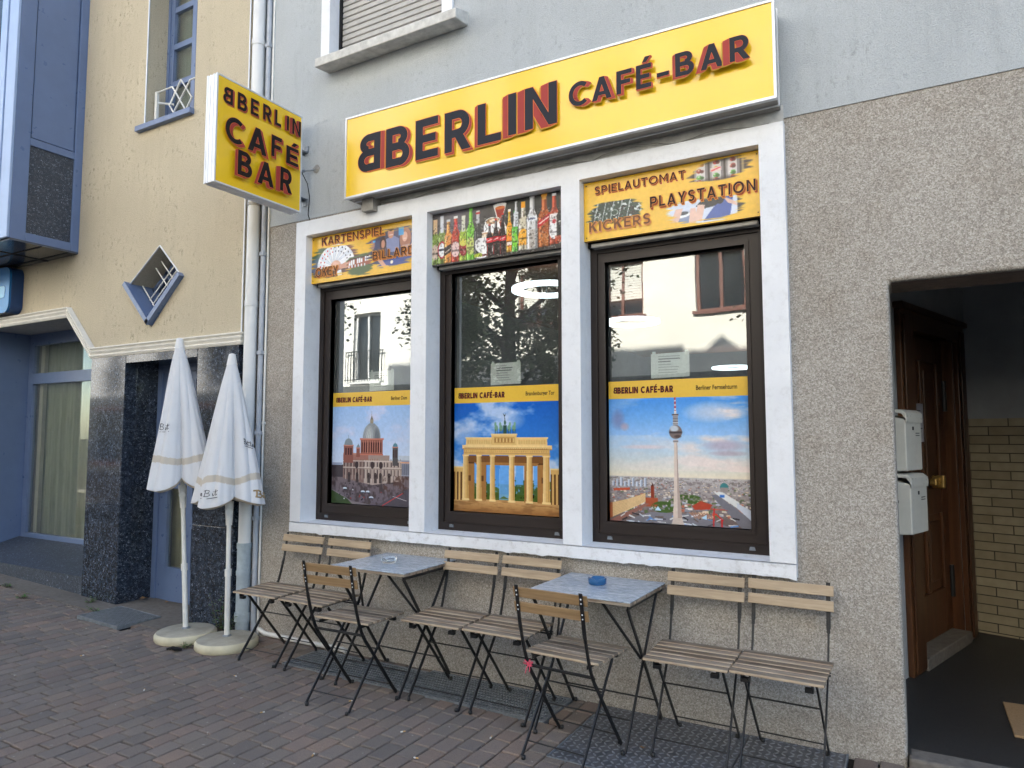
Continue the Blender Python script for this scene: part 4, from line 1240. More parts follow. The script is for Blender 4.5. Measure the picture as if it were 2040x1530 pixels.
# ------------------------------------------------------------------ letter boxes, note and mat in the passage
def letterbox(mat, name, P, zb, h, wd, dp_, label):
    ang = math.atan2(D.y, D.x)
    r = empty(name, (P.x, P.y, zb), ang, label, 'letter box')
    w = MB()     # local x along the wall, +y into the wall; sloping bottom, rolled lid
    vs = [(0, 0, 0.012), (wd, 0, 0.012), (wd, dp_, 0), (0, dp_, 0), (0, 0, h - .055), (wd, 0, h - .055), (wd, dp_, h - .02), (0, dp_, h - .02)]
    w.add(vs, [(0, 3, 2, 1), (4, 5, 6, 7), (0, 1, 5, 4), (1, 2, 6, 5), (2, 3, 7, 6), (3, 0, 4, 7)])
    w.build('box', mat, r, bevel=0.006)
    w = MB()
    prof = [(-0.006, h - 0.075), (-0.008, h - 0.055), (-0.006, h - 0.02), (0.02, h), (dp_, h + 0.006), (dp_, h - 0.01), (0.02, h - .02), (0.0, h - 0.05)]
    vs = [(x, y, z) for x in (-0.006, wd + 0.006) for y, z in prof]; k = len(prof)
    w.add(vs, [(i, (i + 1) % k, k + (i + 1) % k, k + i) for i in range(k)] + [tuple(range(k))[::-1], tuple(range(k, 2 * k))])
    w.build('lid', mat, r, bevel=0.003)
    w = MB(); w.box(wd * .42, wd * .50, -0.002, 0.003, h - .115, h - .095, c=(.03, .03, .03)); w.box(wd * .62, wd * .85, -0.002, 0.003, h - .135, h - .13, c=(.1, .1, .1)); w.box(wd * .62, wd * .85, -0.002, 0.003, h - .148, h - .143, c=(.1, .1, .1))
    w.box(-0.002, 0.003, dp_ * .35, dp_ * .5, h - .16, h - .145, c=(.05, .05, .05))
    w.build('name_plate', MT['letter'], r)
    return r
LB = Vector((0.313, 0.75, 0))
letterbox(MT['mailbox'], 'letter_box', LB + Vector((0, 0, 0)), 1.284, 0.355, 0.25, 0.16, 'upper white letter box on the passage wall')
letterbox(MT['mailbox'], 'letter_box', LB + E_ * 0.02 - D * 0.02, 0.935, 0.342, 0.26, 0.18, 'lower white letter box on the passage wall')
nt = empty('door_notice', (A0.x, A0.y, 0.05), dang)
w = MB(); yy = DEP - 0.09
w.box(0.33, 0.52, yy, yy + 0.004, 1.40, 1.66, c=(0.42, 0.42, 0.48))
for k in range(8): w.box(0.36, 0.36 + 0.08 + 0.05 * ((k * 7) % 3) / 2, yy - 0.001, yy, 1.44 + k * 0.024, 1.448 + k * 0.024, c=(0.12, 0.12, 0.14))
w.build('sheet', MT['paper'], nt)
tag(nt, 'white printed notice pinned to the brown wooden door', 'notice')
w = MB(); w.box(0.715, 1.25, 0.47, 0.955, 0.046, 0.060)
tag(w.build('doormat', MT['mat_tan'], bevel=0.004), 'tan coir doormat on the dark passage floor', 'doormat')

# ------------------------------------------------------------------ weeds and litter
def weed(loc, h, n, seed, label, group=None, spread=0.06):
    R = random.Random(seed)
    r = empty('weed', loc, 0, label, 'plant', group)
    w = MB(); lf = MB()
    for s_ in range(n):
        a = R.uniform(0, 6.28); hh = h * R.uniform(0.5, 1.0); ox, oy = R.uniform(-.02, .02), R.uniform(-.015, .015)
        top = Vector((ox + math.cos(a) * spread * R.uniform(.3, 1), oy + math.sin(a) * spread * R.uniform(.3, 1) * .6, hh))
        base = Vector((ox, oy, -0.004))
        pts = [base.lerp(top, k / 5) + Vector((0, 0, 0.04 * h * math.sin(k / 5 * math.pi))) for k in range(6)]
        w.tube(pts, [0.0022, .002, .0018, .0015, .0012, .0008], 5)
        m = max(4, int(hh / 0.022))
        for k in range(m):
            t = 0.15 + 0.85 * (k + R.random()) / m
            p = base.lerp(top, min(t, 1)); b = R.uniform(0, 6.28); L = R.uniform(.018, .045) * (1.15 - .5 * t); W = L * R.uniform(.22, .4)
            d = Vector((math.cos(b), math.sin(b), R.uniform(-.1, .6))).normalized(); sd_ = d.cross(Vector((0, 0, 1))).normalized()
            c = R.uniform(.7, 1.25)
            q = [p, p + d * L * .45 + sd_ * W, p + d * L, p + d * L * .45 - sd_ * W]
            mid = Vector((0, 0, -L * .12)); q[2] += mid
            lf.add([tuple(v) for v in q], [(0, 1, 2, 3)], 0, (c, c, c * .9))
    w.build('stem', MT['weed'] if False else MT['bark'], r); lf.build('leaves', MT['weed'], r)
    return r
weed((-4.26, -0.135, gz(-4.26) + 0.002), 0.36, 9, 3, 'tall green weed growing at the foot of the downpipe', spread=0.13)
weed((-4.14, -0.16, 0.002), 0.16, 8, 11, 'low green weed beside the foot of the downpipe', spread=0.1)
for i, (u, v, lab) in enumerate([(-7.05, -0.30, 'small weed at the edge of the stone strip, far left'), (-6.55, -0.42, 'small weed in the paving joints before the granite pier'),
                                 (-5.95, -0.16, 'flat weed at the foot of the granite pier'), (-5.62, -0.30, 'small weed beside the foot grating'), (-4.62, -0.14, 'small weed behind the taller parasol'), (-4.165, -0.50, 'tiny weed between the two parasol bases')]):
    weed((u, v, gz(u) + 0.004), 0.035, 7, 20 + i, lab, 'small weeds in the paving', spread=0.10)
def leaf(loc, s_, seed, label):
    R = random.Random(seed); w = MB(); vs = []; n = 9
    a0 = R.uniform(0, 6.28)
    for k in range(n):
        a = a0 + 2 * math.pi * k / n; rr = s_ * (1 if k % 2 else .55) * R.uniform(.8, 1.1)
        vs.append((rr * math.cos(a), rr * .75 * math.sin(a), abs(math.cos(a)) * s_ * .35))
    w.add([(0, 0, 0.002)] + vs, [(0, k + 1, (k + 1) % n + 1) for k in range(n)])
    o = w.build('fallen_leaf', MT['dry']); o.location = loc
    return tag(o, label, 'leaf', 'dry fallen leaves')
leaf((-5.64, 0.14, gz(-5.6) + 0.02), 0.05, 1, 'large curled dry leaf in the corner of the blue door recess')
leaf((-5.40, 0.20, gz(-5.4) + 0.012), 0.028, 2, 'small dry leaf on the step of the blue door')
leaf((-0.83, -0.43, 0.006), 0.018, 3, 'small dry leaf lying on the checker plate')
leaf((-6.9, -0.55, gz(-6.9) + 0.008), 0.022, 4, 'dry leaf on the paving far left')
w = MB()
for k in range(4): w.tube([(-4.22 + .02 * k, -0.60 + .01 * k, 0.01), (-4.19 + .02 * k, -0.575 - .01 * k, 0.022), (-4.15 + .01 * k, -0.555, 0.012)], 0.008, 6)
tag(w.build('black_rag', MT['gap']), 'small black rag on the paving before the parasol bases', 'rag')

R = random.Random(12)
ce = MB(); ce.tube([(0, 0, 0), (0.011, 0, 0)], 0.0036, 8, 0, (0.75, 0.73, 0.68)); ce.tube([(0.011, 0, 0), (0.024, 0.001, 0)], 0.0035, 8, 0, (0.55, 0.34, 0.14))
ce0 = ce.build('cigarette_end', MT['paper'])
for k, (x, y) in enumerate([(-3.35, -0.72), (-2.75, -1.02), (-2.45, -0.66), (-1.95, -0.86), (-1.72, -1.05), (-3.62, -1.15), (-1.52, -0.70), (-2.15, -1.25), (-4.6, -0.95)]):
    o = ce0 if k == 0 else ce0.copy()
    if k: COL.objects.link(o)
    o.location = (x, y, 0.0055); o.rotation_euler = (0, 0, R.uniform(0, 6.28))
    tag(o, 'pale cigarette end lying on the brick paving', 'litter', 'cigarette ends on the paving')
# ------------------------------------------------------------------ lettering: geometric capitals built from strokes
def _rect(x0, x1, y0, y1): return [(x0, y0), (x1, y0), (x1, y1), (x0, y1)]
def _arc(cx, cy, rx, ry, a0, a1, w, n=14):
    out = []
    for k in range(n):
        a, b = rad(a0 + (a1 - a0) * k / n), rad(a0 + (a1 - a0) * (k + 1) / n)
        out.append([(cx + (rx - w) * math.cos(a), cy + (ry - w) * math.sin(a)), (cx + rx * math.cos(a), cy + ry * math.sin(a)),
                    (cx + rx * math.cos(b), cy + ry * math.sin(b)), (cx + (rx - w) * math.cos(b), cy + (ry - w) * math.sin(b))])
    return out
def glyph(ch, w=0.2):
    """list of convex polygons, cap height 1; returns (polys, advance width)"""
    if ch == ' ': return [], 0.34
    if ch == '-': return [_rect(0.0, 0.42, 0.36, 0.36 + w * .85)], 0.42
    if ch == 'I': return [_rect(0, w, 0, 1)], w
    if ch == 'L': return [_rect(0, w, 0, 1), _rect(w, 0.56, 0, w)], 0.56
    if ch in 'EF' or ch == '\u00c9':
        p = [_rect(0, w, 0, 1), _rect(w, 0.60, 1 - w, 1), _rect(w, 0.54, .5 - w / 2, .5 + w / 2)]
        if ch != 'F': p.append(_rect(w, 0.60, 0, w))
        if ch == '\u00c9': p.append([(.24, 1.07), (.40, 1.07), (.58, 1.30), (.36, 1.30)])
        return p, 0.60
    if ch == 'T': return [_rect(0, .68, 1 - w, 1), _rect(.34 - w / 2, .34 + w / 2, 0, 1 - w)], .68
    if ch == 'N': return [_rect(0, w, 0, 1), _rect(.76 - w, .76, 0, 1), [(w * .98, 1), (w * .98, 1 - w * 1.45), (.76 - w * .98, 0), (.76 - w * .98, w * 1.45)]], .76
    if ch == 'M': return [_rect(0, w, 0, 1), _rect(.92 - w, .92, 0, 1), [(w, 1), (w, 1 - w * 1.5), (.46, .22), (.46, .22 + w * 1.5)], [(.92 - w, 1), (.92 - w, 1 - w * 1.5), (.46, .22), (.46, .22 + w * 1.5)]], .92
    if ch == 'K': return [_rect(0, w, 0, 1), [(w, .35), (w, .35 + w * 1.35), (.47, 1), (.72, 1)], [(.25, .52), (.39, .69), (.74, 0), (.48, 0)]], .74
    if ch == 'A': return [[(0, 0), (w * 1.08, 0), (.39 + w * .5, 1), (.39 - w * .5, 1)], [(.78 - w * 1.08, 0), (.78, 0), (.39 + w * .5, 1), (.39 - w * .5, 1)], _rect(.2, .58, .2, .2 + w * .9)], .78
    if ch == 'Y': return [_rect(.36 - w / 2, .36 + w / 2, 0, .45), [(0, 1), (w * 1.15, 1), (.36 + w / 2, .43), (.36 - w / 2, .43)], [(.72 - w * 1.15, 1), (.72, 1), (.36 + w / 2, .43), (.36 - w / 2, .43)]], .72
    if ch == 'O': return _arc(.48, .5, .48, .52, 0, 360, w, 32), .96
    if ch == 'C': return _arc(.48, .5, .48, .52, 48, 312, w, 26), .84
    if ch == 'U': return [_rect(0, w, .36, 1), _rect(.72 - w, .72, .36, 1)] + _arc(.36, .36, .36, .37, 180, 360, w, 16), .72
    if ch == 'S': return _arc(.31, .73, .29, .285, 35, 270, w, 16) + _arc(.31, .275, .31, .295, -150, 90, w, 16), .62
    if ch == 'D': return [_rect(0, w, 0, 1), _rect(w, .36, 1 - w, 1), _rect(w, .36, 0, w)] + _arc(.36, .5, .42, .5, -90, 90, w, 18), .78
    if ch == 'P': return [_rect(0, w, 0, 1), _rect(w, .36, 1 - w, 1), _rect(w, .36, .34, .34 + w)] + _arc(.36, .67, .30, .33, -90, 90, w, 14), .66
    if ch == 'R': return [_rect(0, w, 0, 1), _rect(w, .36, 1 - w, 1), _rect(w, .36, .34, .34 + w)] + _arc(.36, .67, .30, .33, -90, 90, w, 14) + [[(.26, .38), (.26 + w * 1.2, .38), (.70, 0), (.70 - w * 1.22, 0)]], .70
    if ch in 'B\u0412': 
        p = [_rect(0, w, 0, 1), _rect(w, .38, 1 - w, 1), _rect(w, .42, .5 - w / 2, .5 + w / 2), _rect(w, .40, 0, w)] + _arc(.36, .74, .27, .26, -90, 90, w, 14) + _arc(.40, .29, .29, .30, -90, 90, w, 14)
        return p, .69
    raise KeyError(ch)
def place(polys, x, y, sx, sy, mirror=None):
    out = []
    for p in polys:
        q = [((mirror - px if mirror is not None else px) * sx + x, py * sy + y) for px, py in p]
        out.append(q)
    return out
def fat(p, e):
    """convex polygon grown by e"""
    A = sum(p[i][0] * p[(i + 1) % len(p)][1] - p[(i + 1) % len(p)][0] * p[i][1] for i in range(len(p)))
    if abs(A) < 1e-9: return None
    if A < 0: p = p[::-1]
    if e == 0: return p
    n = len(p); out = []
    for i in range(n):
        a, b, c = (Vector(p[i - 1]), Vector(p[i]), Vector(p[(i + 1) % n]))
        d1 = (b - a); d2 = (c - b)
        if d1.length < 1e-9 or d2.length < 1e-9: continue
        d1.normalize(); d2.normalize()
        n1 = Vector((d1.y, -d1.x)); n2 = Vector((d2.y, -d2.x)); k = max(0.35, 1 + n1.dot(n2))
        v = b + (n1 + n2) * (e / k); out.append((v.x, v.y))
    return out if len(out) >= 3 else None
def sweep(p, d):
    out = [[(x + d[0], y + d[1]) for x, y in p]]
    for i in range(len(p)):
        a, b = p[i], p[(i + 1) % len(p)]
        q = [a, b, (b[0] + d[0], b[1] + d[1]), (a[0] + d[0], a[1] + d[1])]
        A = sum(q[k][0] * q[(k + 1) % 4][1] - q[(k + 1) % 4][0] * q[k][1] for k in range(4))
        if abs(A) > 1e-8: out.append(q if A > 0 else q[::-1])
    return out
class Board:
    """flat print: layers of polygons, each layer a fraction of a millimetre above the last; to3 maps (x, y, lift) to space"""
    def __init__(s, to3, step=0.0005):
        s.w = MB(); s.to3 = to3; s.step = step; s.z = step
    def layer(s, polys, col, e=0.0):
        k = 0
        for p in polys:
            q = fat(p, e)
            if q is None: continue
            zz = s.z + (k % 9) * s.step * 0.07; k += 1
            s.w.add([s.to3(x, y, zz) for x, y in q], [tuple(range(len(q)))], 0, col)
        s.z += s.step
    def block(s, polys, d, red, orange, black, outline, yellow=None):
        sw = []
        for p in polys: sw += sweep(fat(p, 0) or p, d)
        s.layer([[(x + d[0] * .18, y + d[1] * .5 - outline) for x, y in q] for q in sw], (0.42, 0.26, 0.02), outline * .5)
        s.layer(sw, orange, outline * 1.0)
        s.layer(sw, red, 0)
        s.layer(polys, orange, outline)
        s.layer(polys, black, 0)
    def text(s, txt, x, y, h, track, wt, black, drop, red, width=None, outline=None, glow=None):
        adv = 0; items = []
        for ch in txt:
            g_, a = glyph(ch, wt); items.append((g_, adv)); adv += a + track
        adv -= track
        sx = (width / adv) if width else h
        polys = []
        for g_, a in items: polys += place(g_, x + a * sx, y, sx, h)
        if drop:
            sw = []
            for p in polys: sw += sweep(fat(p, 0) or p, drop)
            if glow: s.layer(sw, glow, outline or h * .05)
            s.layer(sw, red, 0)
            if glow: s.layer(polys, glow, h * .035)
        s.layer(polys, black, 0)
        return sx

RED = lin(164, 62, 56); ORA = lin(226, 120, 52); NAVY = lin(34, 36, 46); INKB = lin(40, 26, 24)

# ------------------------------------------------------------------ fascia sign
sg = empty('fascia_sign', (-1.6, 0, 3.43), 0, 'long yellow sign box reading BERLIN CAFÉ-BAR above the three shop windows', 'sign')
SGO = (1.6, 0, -3.43)
def sp(mb, name, m, **kw):
    o = mb.build(name, m, sg, **kw); o.location = SGO; return o
XL, XR = -3.048, -0.180
def zt(x, ins=0): f = (x - XL) / (XR - XL); return 3.728 + (3.684 - 3.728) * f - ins
def zb(x, ins=0): f = (x - XL) / (XR - XL); return 3.142 + (3.168 - 3.142) * f + ins
def quadbox(mb, x0, x1, y0, y1, ft0, ft1, fb0, fb1):
    vs = [(x0, y0, fb0), (x1, y0, fb1), (x1, y1, fb1), (x0, y1, fb0), (x0, y0, ft0), (x1, y0, ft1), (x1, y1, ft1), (x0, y1, ft0)]
    mb.add(vs, [(0, 3, 2, 1), (4, 5, 6, 7), (0, 1, 5, 4), (1, 2, 6, 5), (2, 3, 7, 6), (3, 0, 4, 7)])
w = MB(); quadbox(w, XL + .006, XR - .006, -0.150, -0.013, zt(XL, .006), zt(XR, .006), zb(XL, .004), zb(XR, .004)); sp(w, 'casing', MT['alu_dirty'], bevel=0.003)
w = MB()
b = 0.013
for (yf, yb) in ((-0.176, -0.148), (-0.085, -0.072)):
    w.facade([(XL, zb(XL)), (XR, zb(XR)), (XR, zt(XR)), (XL, zt(XL))], [[(XL + b, zb(XL, b)), (XR - b, zb(XR, b)), (XR - b, zt(XR, b)), (XL + b, zt(XL, b))]], yf, yb)
sp(w, 'rim', MT['alu'], bevel=0.002)
w = MB(); w.add([(XL + .008, -0.170, zb(XL, .008)), (XR - .008, -0.170, zb(XR, .008)), (XR - .008, -0.170, zt(XR, .008)), (XL + .008, -0.170, zt(XL, .008))], [(0, 1, 2, 3)])
fc = sp(w, 'face', MT['yellowsign'])
B = Board(lambda x, y, l: (x, -0.170 - l, y))
LET = [('B', -2.927, -2.726, 3.305, 3.565, 1), ('B', -2.677, -2.476, 3.293, 3.562, 0), ('E', -2.424, -2.243, 3.294, 3.562, 0), ('R', -2.189, -1.988, 3.292, 3.556, 0), ('L', -1.939, -1.768, 3.292, 3.550, 0),
       ('I', -1.717, -1.660, 3.305, 3.563, 0), ('N', -1.600, -1.386, 3.310, 3.566, 0)]
LET2 = [('C', -1.309, -1.188, 3.379, 3.518), ('A', -1.164, -1.044, 3.378, 3.512), ('F', -1.015, -0.925, 3.381, 3.514), ('\u00c9', -0.900, -0.814, 3.379, 3.514), ('-', -0.782, -0.715, 3.365, 3.51), ('B', -0.681, -0.580, 3.390, 3.520), ('A', -0.546, -0.430, 3.388, 3.520), ('R', -0.397, -0.297, 3.392, 3.522)]
for ch, xa, xb, z0, z1, mir in LET:
    g_, a = glyph(ch, 0.198); sx = (xb - xa) / a
    P_ = place(g_, xa, z0, sx, z1 - z0, a if mir else None)
    xc = (xa + xb) / 2
    d = {-2.8: (0.042, -0.006), -2.6: (0.030, -0.014), -2.3: (0.014, -0.014), -2.1: (0.020, -0.018)}.get(math.ceil(xc * 10 - .01) / 10, None)
    if d is None: d = {'L': (-0.022, -0.012), 'I': (-0.044, -0.014), 'N': (-0.060, -0.012), 'B': (0.030, -0.014), 'E': (0.014, -0.014), 'R': (0.018, -0.018)}[ch]
    if mir: d = (0.042, -0.006)
    B.block(P_, (d[0] * .82, d[1] * .75), RED, ORA, NAVY, 0.0034)
for ch, xa, xb, z0, z1 in LET2:
    g_, a = glyph(ch, 0.188); sx = (xb - xa) / a
    P_ = place(g_, xa, z0, sx, z1 - z0)
    xc = (xa + xb) / 2
    d = {0: (0.034, -0.010), 1: (0.030, -0.012), 2: (0.020, -0.012), 3: (0.010, -0.010), 4: (0.004, -0.009), 5: (-0.018, -0.012), 6: (-0.034, -0.012), 7: (-0.046, -0.012)}[LET2.index((ch, xa, xb, z0, z1))]
    B.block(P_, (d[0] * .72, d[1] * .7), RED, ORA, NAVY, 0.0016)
B.w.build('lettering', MT['letter'], fc)
w = MB()
for x0 in (-2.95,): w.box(x0, x0 + 0.10, -0.10, -0.01, 3.06 if x0 < -2 else 3.13, 3.15)
sp(w, 'bracket', MT['alu_dirty'])
w = MB()
R = random.Random(2)
pts = [(-2.95 + i * 0.066, -0.030, 3.116 + 0.012 * math.sin(i * .9) + R.uniform(-.004, .004) - 0.0 + (0.02 if 26 < i < 33 else 0)) for i in range(42)]
w.tube(pts, 0.003, 6)
tag(w.build('cable', MT['alu_dirty']), 'thin cable running loosely under the long fascia sign', 'cable')

# ------------------------------------------------------------------ projecting sign
XS = -3.55
ps = empty('projecting_sign', (XS - 0.05, -0.47, 3.56), 0, 'square yellow box sign reading BERLIN CAFÉ BAR, sticking out from the wall on brackets', 'sign')
PSO = (-(XS - 0.05), 0.47, -3.56)
def pp(mb, name, m, **kw):
    o = mb.build(name, m, ps, **kw); o.location = PSO; return o
sc_ = (XS - 0.331) / (-3.65 - 0.331)
fy = lambda y: -3.733 + (y + 3.733) * sc_
fz = lambda z: 1.489 + (z - 1.489) * sc_
Y0, Y1, Z0, Z1 = fy(-0.772), fy(-0.004), fz(3.191), fz(3.949)
w = MB(); w.box(XS - 0.100, XS - 0.006, Y0 + .003, Y1 - .003, Z0 + .003, Z1 - .003)
pp(w, 'casing', MT['alu'], bevel=0.003)
w = MB()
for xa, xb in ((XS - 0.012, XS), (XS - 0.106, XS - 0.094), (XS - 0.075, XS - 0.066), (XS - 0.040, XS - 0.031)):
    for (ya, yb, za, zb_) in ((Y0, Y0 + .012, Z0, Z1), (Y1 - .012, Y1, Z0, Z1), (Y0 + .012, Y1 - .012, Z0, Z0 + .012), (Y0 + .012, Y1 - .012, Z1 - .012, Z1)):
        w.box(xa, xb, ya, yb, za, zb_)
pp(w, 'rim', MT['alu'], bevel=0.0015)
w = MB()
w.box(XS - 0.008, XS - 0.003, Y0 + .010, Y1 - .010, Z0 + .010, Z1 - .010)
fc = pp(w, 'face', MT['yellowsign'])
w = MB(); w.box(XS - 0.103, XS - 0.098, Y0 + .010, Y1 - .010, Z0 + .010, Z1 - .010); pp(w, 'face', MT['yellowsign'])
B = Board(lambda x, y, l: (XS - 0.003 + l, x, y))
PL = [('B', -.719, -.641, 3.765, 3.880, 1, .016, 0), ('B', -.604, -.525, 3.764, 3.885, 0, .010, 0), ('E', -.495, -.428, 3.772, 3.888, 0, .010, 0), ('R', -.389, -.312, 3.776, 3.892, 0, .008, 0), ('L', -.282, -.223, 3.776, 3.892, 0, -.008, 0), ('I', -.173, -.152, 3.778, 3.888, 0, -.018, 0), ('N', -.122, -.037, 3.770, 3.890, 0, -.026, 0),
      ('C', -.707, -.561, 3.502, 3.677, 0, .030, 1), ('A', -.522, -.358, 3.500, 3.682, 0, .024, 1), ('F', -.319, -.224, 3.525, 3.685, 0, .018, 1), ('\u00c9', -.182, -.065, 3.520, 3.655, 0, .010, 1),
      ('B', -.609, -.488, 3.290, 3.466, 0, -.024, 1), ('A', -.441, -.296, 3.285, 3.455, 0, -.030, 1), ('R', -.240, -.126, 3.292, 3.470, 0, -.046, 1)]
for ch, ya, yb, z0, z1, mir, dx, big in PL:
    g_, a = glyph(ch, 0.19)
    ya, yb, z0, z1 = fy(ya), fy(yb), fz(z0), fz(z1)
    P_ = place(g_, ya, z0, (yb - ya) / a, z1 - z0, a if mir else None)
    B.block(P_, (dx * .8, -0.011 if big else -0.006), RED, ORA, lin(30, 24, 26), 0.0024 if big else 0.0015)
B.w.build('lettering', MT['letter'], fc)
w = MB()
for z in (fz(3.705), fz(3.33)):
    w.box(XS - 0.07, XS - 0.035, Y1 - .002, -0.006, z - 0.004, z + 0.004); w.box(XS - 0.07, XS - 0.030, -0.012, -0.004, z - 0.05 if z < 3.45 else z - 0.005, z + 0.05 if z > 3.45 else z + 0.005)
    w.box(XS - 0.0725, XS - 0.068, Y1 - .002, -0.006, z - 0.02, z + 0.02)
for o in build_loose(w, 'bracket', MT['steel'], ps): o.location = PSO
w = MB()
zc = fz(3.54)
w.tube([(XS - 0.06, Y1 - .01, zc - .02), (XS - 0.02, -0.05, zc)], 0.011, 10); w.tube([(XS - 0.02, -0.05, zc), (XS + 0.06, 0.0, zc + 0.015)], 0.006, 8)
pp(w, 'stay_rod', MT['steel'])
w = MB()
w.tube([(XS - 0.03, Y1 + .005, 3.50), (XS - 0.02, -0.02, 3.40), (XS + 0.0, -0.016, 3.30), (XS - 0.01, -0.016, 3.16), (XS + 0.02, -0.016, 3.09), (XS + .06, -0.018, 3.085)], 0.0035, 6)
pp(w, 'wire', MT['gap'])
w = MB(); w.lathe([(0.03, 0), (0.022, 0.008), (0.0, 0.01)], 14); w.add([(math.cos(k) * .035 * (1 + .3 * math.sin(k * 5)), math.sin(k) * .035, 0.004 * (k % 2)) for k in range(6)], [(0, 1, 2, 3, 4, 5)])
o = w.build('wall_rosette', MT['alu_dirty']); o.location = (XS + 0.062, -0.008, zc + 0.016); o.rotation_euler = (rad(90), 0, 0)
tag(o, 'small corroded wall anchor plate to the right of the projecting sign', 'wall anchor')

# ------------------------------------------------------------------ printed pictures: painted by code into a fine mesh
class Paint:
    def __init__(s, W, H, px, ss=2):
        s.W, s.H, s.px, s.ss = W, H, px, ss
        s.nx, s.ny = int(round(W / px)), int(round(H / px))
        s.a = np.zeros((s.ny * ss, s.nx * ss, 3), np.float32)
        s.yy, s.xx = np.mgrid[0:s.ny * ss, 0:s.nx * ss].astype(np.float32)
        s.xx = (s.xx + .5) / (s.nx * ss); s.yy = 1 - (s.yy + .5) / (s.ny * ss)      # 0..1, y up
        s.rs = np.random.RandomState(4)
    def noise(s, fx, fy, oct=4, seed=0, ro=.55):
        rs = np.random.RandomState(seed); out = 0; amp = 1; tot = 0
        for o_ in range(oct):
            gx, gy = max(2, int(fx * 2 ** o_)) + 2, max(2, int(fy * 2 ** o_)) + 2
            g = rs.rand(gy, gx).astype(np.float32)
            u = s.xx * (gx - 2); v = s.yy * (gy - 2)
            i, j = u.astype(int), v.astype(int); f, h = u - i, v - j
            f = f * f * (3 - 2 * f); h = h * h * (3 - 2 * h)
            n = (g[j, i] * (1 - f) + g[j, i + 1] * f) * (1 - h) + (g[j + 1, i] * (1 - f) + g[j + 1, i + 1] * f) * h
            out = out + n * amp; tot += amp; amp *= ro
        return out / tot
    def put(s, mask, col, al=1.0):
        m = np.clip(mask, 0, 1)[..., None] * al
        c = np.array(col, np.float32) / 255 if not isinstance(col, np.ndarray) else col
        s.a[:] = s.a * (1 - m) + c * m
    def poly(s, pts, col, al=1.0, mod=None):
        xs_ = [p[0] for p in pts]; ys_ = [p[1] for p in pts]
        m = np.zeros(s.xx.shape, bool); n = len(pts)
        for i in range(n):
            x1, y1 = pts[i]; x2, y2 = pts[(i + 1) % n]
            if y1 == y2: continue
            c = ((s.yy >= min(y1, y2)) & (s.yy < max(y1, y2)))
            m ^= c & (s.xx < (s.yy - y1) / (y2 - y1) * (x2 - x1) + x1)
        mm = m.astype(np.float32)
        if mod is not None: mm = mm * mod
        s.put(mm, col, al)
    def rect(s, x0, x1, y0, y1, col, al=1.0): s.put(((s.xx >= x0) & (s.xx < x1) & (s.yy >= y0) & (s.yy < y1)).astype(np.float32), col, al)
    def ell(s, cx, cy, rx, ry, col, al=1.0, soft=0.0, ylo=-9, yhi=9):
        d = ((s.xx - cx) / rx) ** 2 + ((s.yy - cy) / ry) ** 2
        m = (np.clip((1 - d) / max(soft, 1e-3), 0, 1)) * ((s.yy > ylo) & (s.yy < yhi))
        s.put(m, col, al)
    def grad(s, y0, y1, c0, c1):
        t = np.clip((s.yy - y0) / (y1 - y0), 0, 1)[..., None]
        m = ((s.yy >= y0) & (s.yy < y1)).astype(np.float32)
        c = (np.array(c0) * (1 - t) + np.array(c1) * t) / 255
        s.put(m, c.astype(np.float32))
    def line(s, p, q, w, col, al=1.0):
        d = Vector((q[0] - p[0], q[1] - p[1])); n = Vector((-d.y, d.x)).normalized() * (w / 2)
        s.poly([(p[0] + n.x, p[1] + n.y), (q[0] + n.x, q[1] + n.y), (q[0] - n.x, q[1] - n.y), (p[0] - n.x, p[1] - n.y)], col, al)
    def mesh(s, name, m, parent, origin, thick=0.0):
        """vertical sheet facing -y with its lower left corner at origin"""
        g_ = (s.noise(s.nx * .22, s.ny * .22, 3, 77, .7) - .5) * .09 + (s.noise(9, 7, 4, 78, .6) - .5) * .03
        s.a[:] = np.clip(s.a * (1 + g_[..., None]), 0, 1)
        a = s.a.reshape(s.ny, s.ss, s.nx, s.ss, 3).mean(axis=(1, 3))
        a = np.where(a <= .04045, a / 12.92, ((np.clip(a, 0, 1) + .055) / 1.055) ** 2.4)
        nx, ny = s.nx, s.ny
        X, Z = np.meshgrid(np.linspace(0, s.W, nx + 1), np.linspace(s.H, 0, ny + 1))
        co = np.stack([X + origin[0], np.full_like(X, origin[1]), Z + origin[2]], -1).reshape(-1, 3)
        i, j = np.meshgrid(np.arange(nx), np.arange(ny)); k = (j * (nx + 1) + i)
        f = np.stack([k + nx + 1, k + nx + 2, k + 1, k], -1).reshape(-1, 4)
        me = bpy.data.meshes.new(name)
        me.vertices.add(len(co)); me.vertices.foreach_set('co', co.ravel().astype(np.float32))
        me.loops.add(f.size); me.loops.foreach_set('vertex_index', f.ravel().astype(np.int32))
        me.polygons.add(len(f)); me.polygons.foreach_set('loop_start', np.arange(0, f.size, 4, dtype=np.int32))
        me.update(calc_edges=True); me.validate()
        at = me.color_attributes.new('Col', 'FLOAT_COLOR', 'CORNER')
        c = np.concatenate([a.reshape(-1, 3), np.ones((nx * ny, 1))], 1)
        at.data.foreach_set('color', np.repeat(c, 4, axis=0).ravel().astype(np.float32))
        me.materials.append(m)
        o = bpy.data.objects.new(name, me); COL.objects.link(o)
        if parent: o.parent = parent
        return o

def sky_clouds(P, top, mid, y0, cl, seed, thr=.52, fx=3, fy=7, amt=.85):
    P.grad(y0, 1.01, mid, top)
    n = P.noise(fx, fy, 5, seed)
    P.put(np.clip((n - thr) * 6, 0, 1) * (P.yy > y0), cl, amt)

